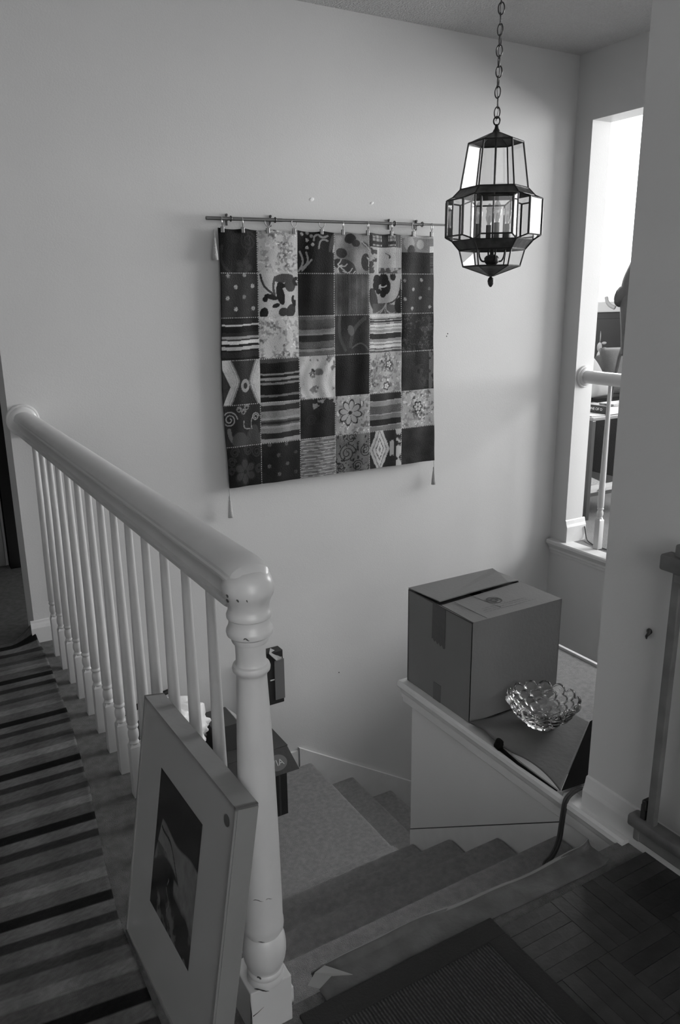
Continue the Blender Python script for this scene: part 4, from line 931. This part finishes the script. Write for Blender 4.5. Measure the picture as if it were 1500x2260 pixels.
for yy_, w_ in ((0.002, .003),):
    for xx_ in (xb_ - .035, xb_ - .040): obj('pale_stripe', bx(xx_, xx_ + .0016, ya - .001, ya, ZL + .003, zt - .03), mat('stripe_grey', .12, .5), c2)
uu = (fl_[1] - fl_[0]).normalized(); vv = (fl_[0] - fl_[3]).normalized(); cc = Vector((1.245, ya - .048, zt - .036)); nn = uu.cross(vv).normalized()
bm = bmesh.new(); bmv = []
for k in range(36): bmv.append(cc + uu * .046 * math.cos(2 * math.pi * k / 36) + vv * .036 * math.sin(2 * math.pi * k / 36) + nn * .0012)
poly(bm, bmv); obj('oval_badge', bm, mat('badge_grey', .10, .4), c2)
text('badge_lettering', 'VIA', .040, frameM(cc + nn * .0022 - uu * .030 - vv * .014, uu, vv), mat('badge_white', .4, .5), c2, .0003)
# grey open carton with the bag on it
c3 = thing('open_carton', 'dark grey open carton on the landing behind the balusters', 'box', (.80, 2.85, ZL))
xa, xb_, ya, yb_, zt = .545, .905, 2.70, 3.035, -.565
for a in ((xa, xa + .004, ya, yb_), (xb_ - .004, xb_, ya, yb_), (xa, xb_, ya, ya + .004), (xa, xb_, yb_ - .004, yb_)): obj('side_panel', bx(a[0], a[1], a[2], a[3], ZL, zt), DGREY, c3)
obj('base_panel', bx(xa, xb_, ya, yb_, ZL + .001, ZL + .006), DGREY, c3); obj('packing', bx(xa + .01, xb_ - .01, ya + .01, yb_ - .01, zt - .06, zt - .03), BLK, c3)
bm = bmesh.new(); slab(bm, [(xb_, ya + .02, zt), (xb_, yb_ - .02, zt), (xb_ + .015, yb_ - .03, zt + .012), (xb_ + .015, ya + .03, zt + .012)], (0, 0, 1), .003); obj('side_flap', bm, MGREY, c3)
bm = bmesh.new(); slab(bm, [(xa + .02, yb_, zt), (xb_ - .01, yb_, zt), (xb_ - .03, yb_ + .02, zt + .12), (xa + .04, yb_ + .02, zt + .12)], (0, -1, 0), .003); obj('back_flap', bm, MGREY, c3)
# lower dark shoe box in front, seen between newel and last baluster
c4 = thing('shoe_box', 'low black lidded box between the two cartons on the landing', 'box', (1.0, 2.66, ZL))
obj('box_body', bx(.835, 1.055, 2.42, 2.665, ZL, -.82, bev=.002), BLK, c4); obj('lid', bx(.830, 1.060, 2.415, 2.67, -.84, -.812, bev=.003), DGREY, c4)
# grey carton standing on the black carton
c5 = thing('small_grey_carton', 'small grey carton with a pale open flap on top of the black carton', 'box', (1.02, 2.9, -.60))
obj('box_body', bx(1.012, 1.130, 2.86, 3.02, -.600, -.475, bev=.002), DGREY, c5)
bm = bmesh.new(); slab(bm, [(1.13, 2.865, -.476), (1.13, 3.015, -.476), (1.175, 3.02, -.525), (1.175, 2.86, -.525)], (1, 0, 1), .002); obj('pale_flap', bm, mat('pale_card', .3, .7), c5)
# crumpled white bag
bm = bmesh.new(); bmesh.ops.create_icosphere(bm, subdivisions=5, radius=1)
for vtx in bm.verts:
    p = vtx.co.copy(); f_ = 1 + .0
    q = p * 2.3
    rdg = abs(math.sin(q.x * 2.1 + 1.7 * math.sin(q.y * 1.9 + q.z))) ** .6 * .20 + abs(math.sin(q.y * 3.3 + q.z * 2.7 + 1.3 * math.sin(q.x * 2.2))) ** .7 * .15 + abs(math.sin(q.z * 4.1 + q.x * 3.0)) * .08
    p *= (.75 + rdg); vtx.co = (p.x * .135, p.y * .10, p.z * .105 + (.03 if p.z > .6 else 0))
bmesh.ops.translate(bm, vec=(.860, 2.905, -.455), verts=bm.verts)
for vtx in bm.verts:
    if vtx.co.z < -.545: vtx.co.z = -.545
o = obj('plastic_bag', bm, mat('white_plastic', .75, .35, .1, 30), None, True); tag(o, 'crumpled white plastic bag on the open carton', 'bag'); o.modifiers.new('d', 'DECIMATE').ratio = .3
# dark straps / handle beside it on the wall side
hd = thing('folded_umbrella', 'thin dark folded umbrella lying behind the balusters by the bag', 'umbrella', (.80, 3.03, -.42))
obj('canopy', tube(bmesh.new(), [(.60, 3.03, -.40), (.68, 3.035, -.385), (.80, 3.04, -.355), (.90, 3.045, -.335), (.93, 3.047, -.33)], [.006, .012, .014, .010, .006], 10), BLACK, hd, True)
obj('strap', torus(bmesh.new(), (.80, 3.04, -.355), .0155, .002, (0, 1, 0), (0, 0, 1), seg=18), MGREY, hd)
# box-like chime on the wall behind the newel
ch = thing('wall_chime', 'small grey box on the back wall half hidden by the newel post', 'door chime', (1.40, B, -.41))
bm = bmesh.new(); box(bm, 1.388, 1.438, 3.03, 3.035, -.522, -.318, bev=.001); obj('cover', bm, mat('chime_grey', .13, .6), ch)
obj('case', bx(1.30, 1.436, 3.036, B, -.545, -.275, bev=.003), mat('chime_dark', .02, .6), ch)
bm = bmesh.new(); slab(bm, [(1.362, 3.03, -.278), (1.378, 3.05, -.262), (1.436, 3.05, -.305), (1.425, 3.028, -.318), (1.395, 3.022, -.318)], (0, -.3, 1), .004); obj('top_flap', bm, mat('chime_grey2', .2, .6), ch)
obj('white_line', bx(1.366, 1.389, 3.033, 3.036, -.418, -.413), PAPER, ch)

# ================================================================== LIVING ROOM
# side table with lower shelf
tb = thing('side_table', 'dark side table stacked with books beyond the opening', 'table', (3.95, 3.5, ZF))
TT = .606
obj('tabletop', bx(3.60, 4.14, 3.225, 3.72, TT - .022, TT, bev=.004), mat('pale_top', .20, .35, mott=.1), tb)
for x, y in ((3.615, 3.238), (4.11, 3.238), (3.615, 3.69), (4.11, 3.69)): obj('leg', bx(x - .013, x + .017, y - .01, y + .02, ZF, TT - .022, bev=.003), mat('table_leg', .05, .3), tb)
obj('lower_shelf', bx(3.61, 4.13, 3.235, 3.71, .115, .135), mat('table_leg', .05, .3), tb)
bk = mat('book_black', .02, .5)
def book(loc, rz, L, W, H, covers, label, spine=None, group=None, sub=None):
    t = thing('book', label, 'book', loc, group); M = Matrix.Rotation(rz, 4, 'Z')
    def bxx(*a): return box(bmesh.new(), *a, M=Matrix.Translation(loc) @ M)
    obj('pages', bxx(.004, L - .003, .004, W - .001, .002, H - .002), PAPER, t)
    obj('cover', bxx(0, L, 0, W, 0, .002), covers, t); obj('cover', bxx(0, L, 0, W, H - .002, H), covers, t)
    obj('spine', bxx(0, .002, 0, W, 0, H), covers, t)
    if spine:
        Mx = Matrix.Translation(loc) @ M
        text('spine_lettering', spine, H * .42, Mx @ frameM((-.0006, W - .012, H * .42), (0, -1, 0), (0, 0, 1)), PAPER, t, .0003)
        text('spine_lettering', sub, H * .18, Mx @ frameM((-.0006, W - .012, H * .2), (0, -1, 0), (0, 0, 1)), MGREY, t, .0003)
    return t
book((3.742, 3.235, TT + .001), .06, .22, .16, .052, bk, 'thick black book with a pale title on its spine on the side table', 'LINE OF D', None, 'COLLECTED')
book((3.775, 3.23, TT + .054), .02, .20, .11, .010, mat('magazine_grey', .2, .4, mott=.7, mscale=60), 'glossy grey magazine lying on the thick black book', None)
book((3.61, 3.245, TT + .0005), 0, .115, .15, .006, mat('magazine_pale', .5, .4, mott=.3, mscale=30), 'thin pale booklet left of the thick black book', None)
mg = obj('newspaper', slab(bmesh.new(), [(3.62, 3.345, .137), (3.86, 3.322, .137), (3.92, 3.50, .137), (3.66, 3.56, .137)], (0, 0, 1), .018), mat('newsprint', .3, .7, mott=.5, mscale=90)); tag(mg, 'folded newspaper on the low shelf of the side table', 'newspaper')
ms = thing('magazine', 'white magazine with spine letters on the low shelf of the side table', 'magazine', (3.62, 3.24, .136))
obj('pages', bx(3.636, 4.0, 3.240, 3.315, .1362, .158), mat('magazine_paper', .4, .6), ms)
text('spine_lettering', 'ARTISTS', .020, frameM((3.70, 3.2365, .140), (1, 0, 0), (0, 0, 1)), PRINT, ms)
# crumpled paper
bm = bmesh.new(); bmesh.ops.create_icosphere(bm, subdivisions=3, radius=.045)
for vtx in bm.verts: vtx.co *= 1 + .35 * math.sin(vtx.co.x * 190) * math.sin(vtx.co.y * 170 + 1) * math.cos(vtx.co.z * 150)
bmesh.ops.translate(bm, vec=(3.72, 3.47, TT + .05), verts=bm.verts); o = obj('paper_flowers', bm, PAPER, None); tag(o, 'white crumpled paper tissue beside the black book', 'tissue')
# armchair
ac = thing('armchair', 'dark upholstered armchair behind the side table', 'armchair', (4.6, 4.0, ZF))
UP = mat('dark_upholstery', .014, .9, .3, 90, .2, 5, spec=.1); UP2 = mat('grey_upholstery', .075, .8, .2, 90)
obj('seat_base', bx(4.12, 4.98, 3.80, 4.40, ZF + .04, .36, bev=.03), UP, ac, True, True)
obj('arm', bx(4.12, 4.90, 3.79, 3.90, ZF + .04, .60, bev=.04), UP, ac, True, True); obj('arm', bx(4.10, 4.90, 4.34, 4.45, ZF + .04, .60, bev=.04), UP, ac, True, True)
obj('backrest', bx(4.82, 4.99, 3.84, 4.38, .2, .86, bev=.05), UP2, ac, True, True); obj('seat_cushion', bx(4.16, 4.86, 3.88, 4.35, .36, .48, bev=.04), UP2, ac, True, True)
for x in (4.16, 4.92):
    for y in (3.83, 4.40): obj('leg', bx(x - .02, x + .02, y - .02, y + .02, ZF, ZF + .05), BLACK, ac)
def cushion(name, loc, sx, sy, sz, rz, m, label, tilt=0):
    bm = bmesh.new(); bmesh.ops.create_cube(bm, size=1); bmesh.ops.subdivide_edges(bm, edges=bm.edges[:], cuts=9, use_grid_fill=True)
    for vtx in bm.verts:
        p = vtx.co; e = (1 - min(1, abs(p.x * 2) ** 3)) * (1 - min(1, abs(p.y * 2) ** 3)); p.z *= .18 + .82 * e ** .5
    bmesh.ops.scale(bm, vec=(sx, sy, sz), verts=bm.verts); o = obj(name, bm, m, None, True); o.location = loc; o.rotation_euler = (tilt, 0.0, rz); return tag(o, label, 'cushion')
cushion('cushion', (4.27, 3.89, .75), .30, .30, .12, .2, mat('pale_linen', .24, .9), 'pale square cushion resting on the near arm of the armchair', 1.0)
cushion('cushion', (4.62, 3.88, .78), .34, .34, .12, -.3, UP2, 'grey piped cushion leaning beside the pale cushion', 1.15)
# lacquer cabinet
cb2 = thing('lacquer_cabinet', 'black lacquer cabinet with pale figure inlays and a light top', 'cabinet', (5.3, 4.6, ZF))
LQ = mat('black_lacquer', .010, .35, spec=.25)
obj('body', bx(4.80, 5.55, 4.50, 4.86, ZF, 1.17, bev=.004), LQ, cb2); obj('top', bx(4.77, 5.58, 4.47, 4.87, 1.17, 1.255, bev=.008), mat('cab_top', .30, .3), cb2)
dr = obj('door', bx(4.93, 5.42, 4.485, 4.502, .10, 1.12, bev=.003), mat('lacquer_panel', .012, .4, spec=.2), cb2)
for xs in (4.915, 5.43): obj('stile', bx(xs - .006, xs + .006, 4.48, 4.50, .08, 1.14), MGREY, cb2)
IN = mat('shell_inlay', .22, .4)
def inlay(pts):
    bm = bmesh.new()
    for x, z, rx, rz in pts: lathe(bm, [(.0001, .006), (.6, .005), (1, 0)], seg=12, M=Matrix.Translation((x, 4.4855, z)) @ Matrix.Diagonal((rx, 1, rz, 1)) @ Matrix.Rotation(R90, 4, 'X'), cap=False)
    obj('inlay_figure', bm, IN, cb2)
inlay([(5.02, .98, .006, .05), (5.02, .90, .03, .04), (5.07, .93, .03, .012), (5.08, .88, .04, .016), (5.07, .83, .035, .014), (5.02, .82, .03, .05), (5.01, .75, .025, .04), (5.02, .70, .04, .016)])
inlay([(5.20, .76, .022, .03), (5.19, .70, .045, .04), (5.18, .65, .05, .025), (5.26, .66, .035, .03), (5.10, .67, .03, .015), (5.17, .62, .03, .02)])
inlay([(5.08, .56, .03, .02), (5.10, .53, .04, .02), (5.05, .55, .02, .008), (5.09, .59, .008, .025)])
# coat on a stand
cs = thing('draped_coat', 'dark coat draped over a slanted stand beside the window', 'coat', (4.35, 3.66, ZF))
CT = mat('dark_coat', .03, .75, .3, 60, .3, 6)
bm = bmesh.new(); tube(bm, smoothpath([(4.30, 3.50, 1.60), (4.30, 3.585, 1.46), (4.30, 3.625, 1.36), (4.30, 3.62, 1.22), (4.30, 3.60, 1.08), (4.32, 3.60, .92)]), .055, 14); obj('coat_body', bm, CT, cs, True)
bm = bmesh.new(); tube(bm, smoothpath([(4.30, 3.60, 1.38), (4.29, 3.665, 1.295), (4.28, 3.715, 1.285)]), [.05] * 4 + [.060] * 4 + [.062, .058, .050, .038, .018], 16, cap=True); obj('sleeve', bm, CT, cs, True)
obj('cuff', tube(bmesh.new(), smoothpath([(4.245, 3.765, 1.290), (4.238, 3.750, 1.265), (4.238, 3.725, 1.240), (4.25, 3.69, 1.222)]), .013, 8), mat('pale_lining', .35, .7), cs, True)
obj('stand_post', tube(bmesh.new(), [(4.35, 3.58, 1.3), (4.33, 3.69, .9), (4.31, 3.72, .62), (4.30, 3.705, ZF)], .012, 8), DARKW, cs)
obj('stand_foot', bx(4.20, 4.40, 3.69, 3.72, ZF, ZF + .02), DARKW, cs)
# thin lamp wire along the jamb foot
bm = bmesh.new(); tube(bm, smoothpath([(3.30, 2.958, .05), (3.31, 2.95, ZF + .02), (3.28, 2.90, ZF + .006), (3.26, 2.80, ZF + .005), (3.27, 2.6, ZF + .005), (3.28, 2.3, ZF + .005)]), .0035, 6)
o = obj('floor_wire', bm, mat('wire_dark', .06, .5), None, True); tag(o, 'thin dark wire running along the sill of the opening', 'wire')
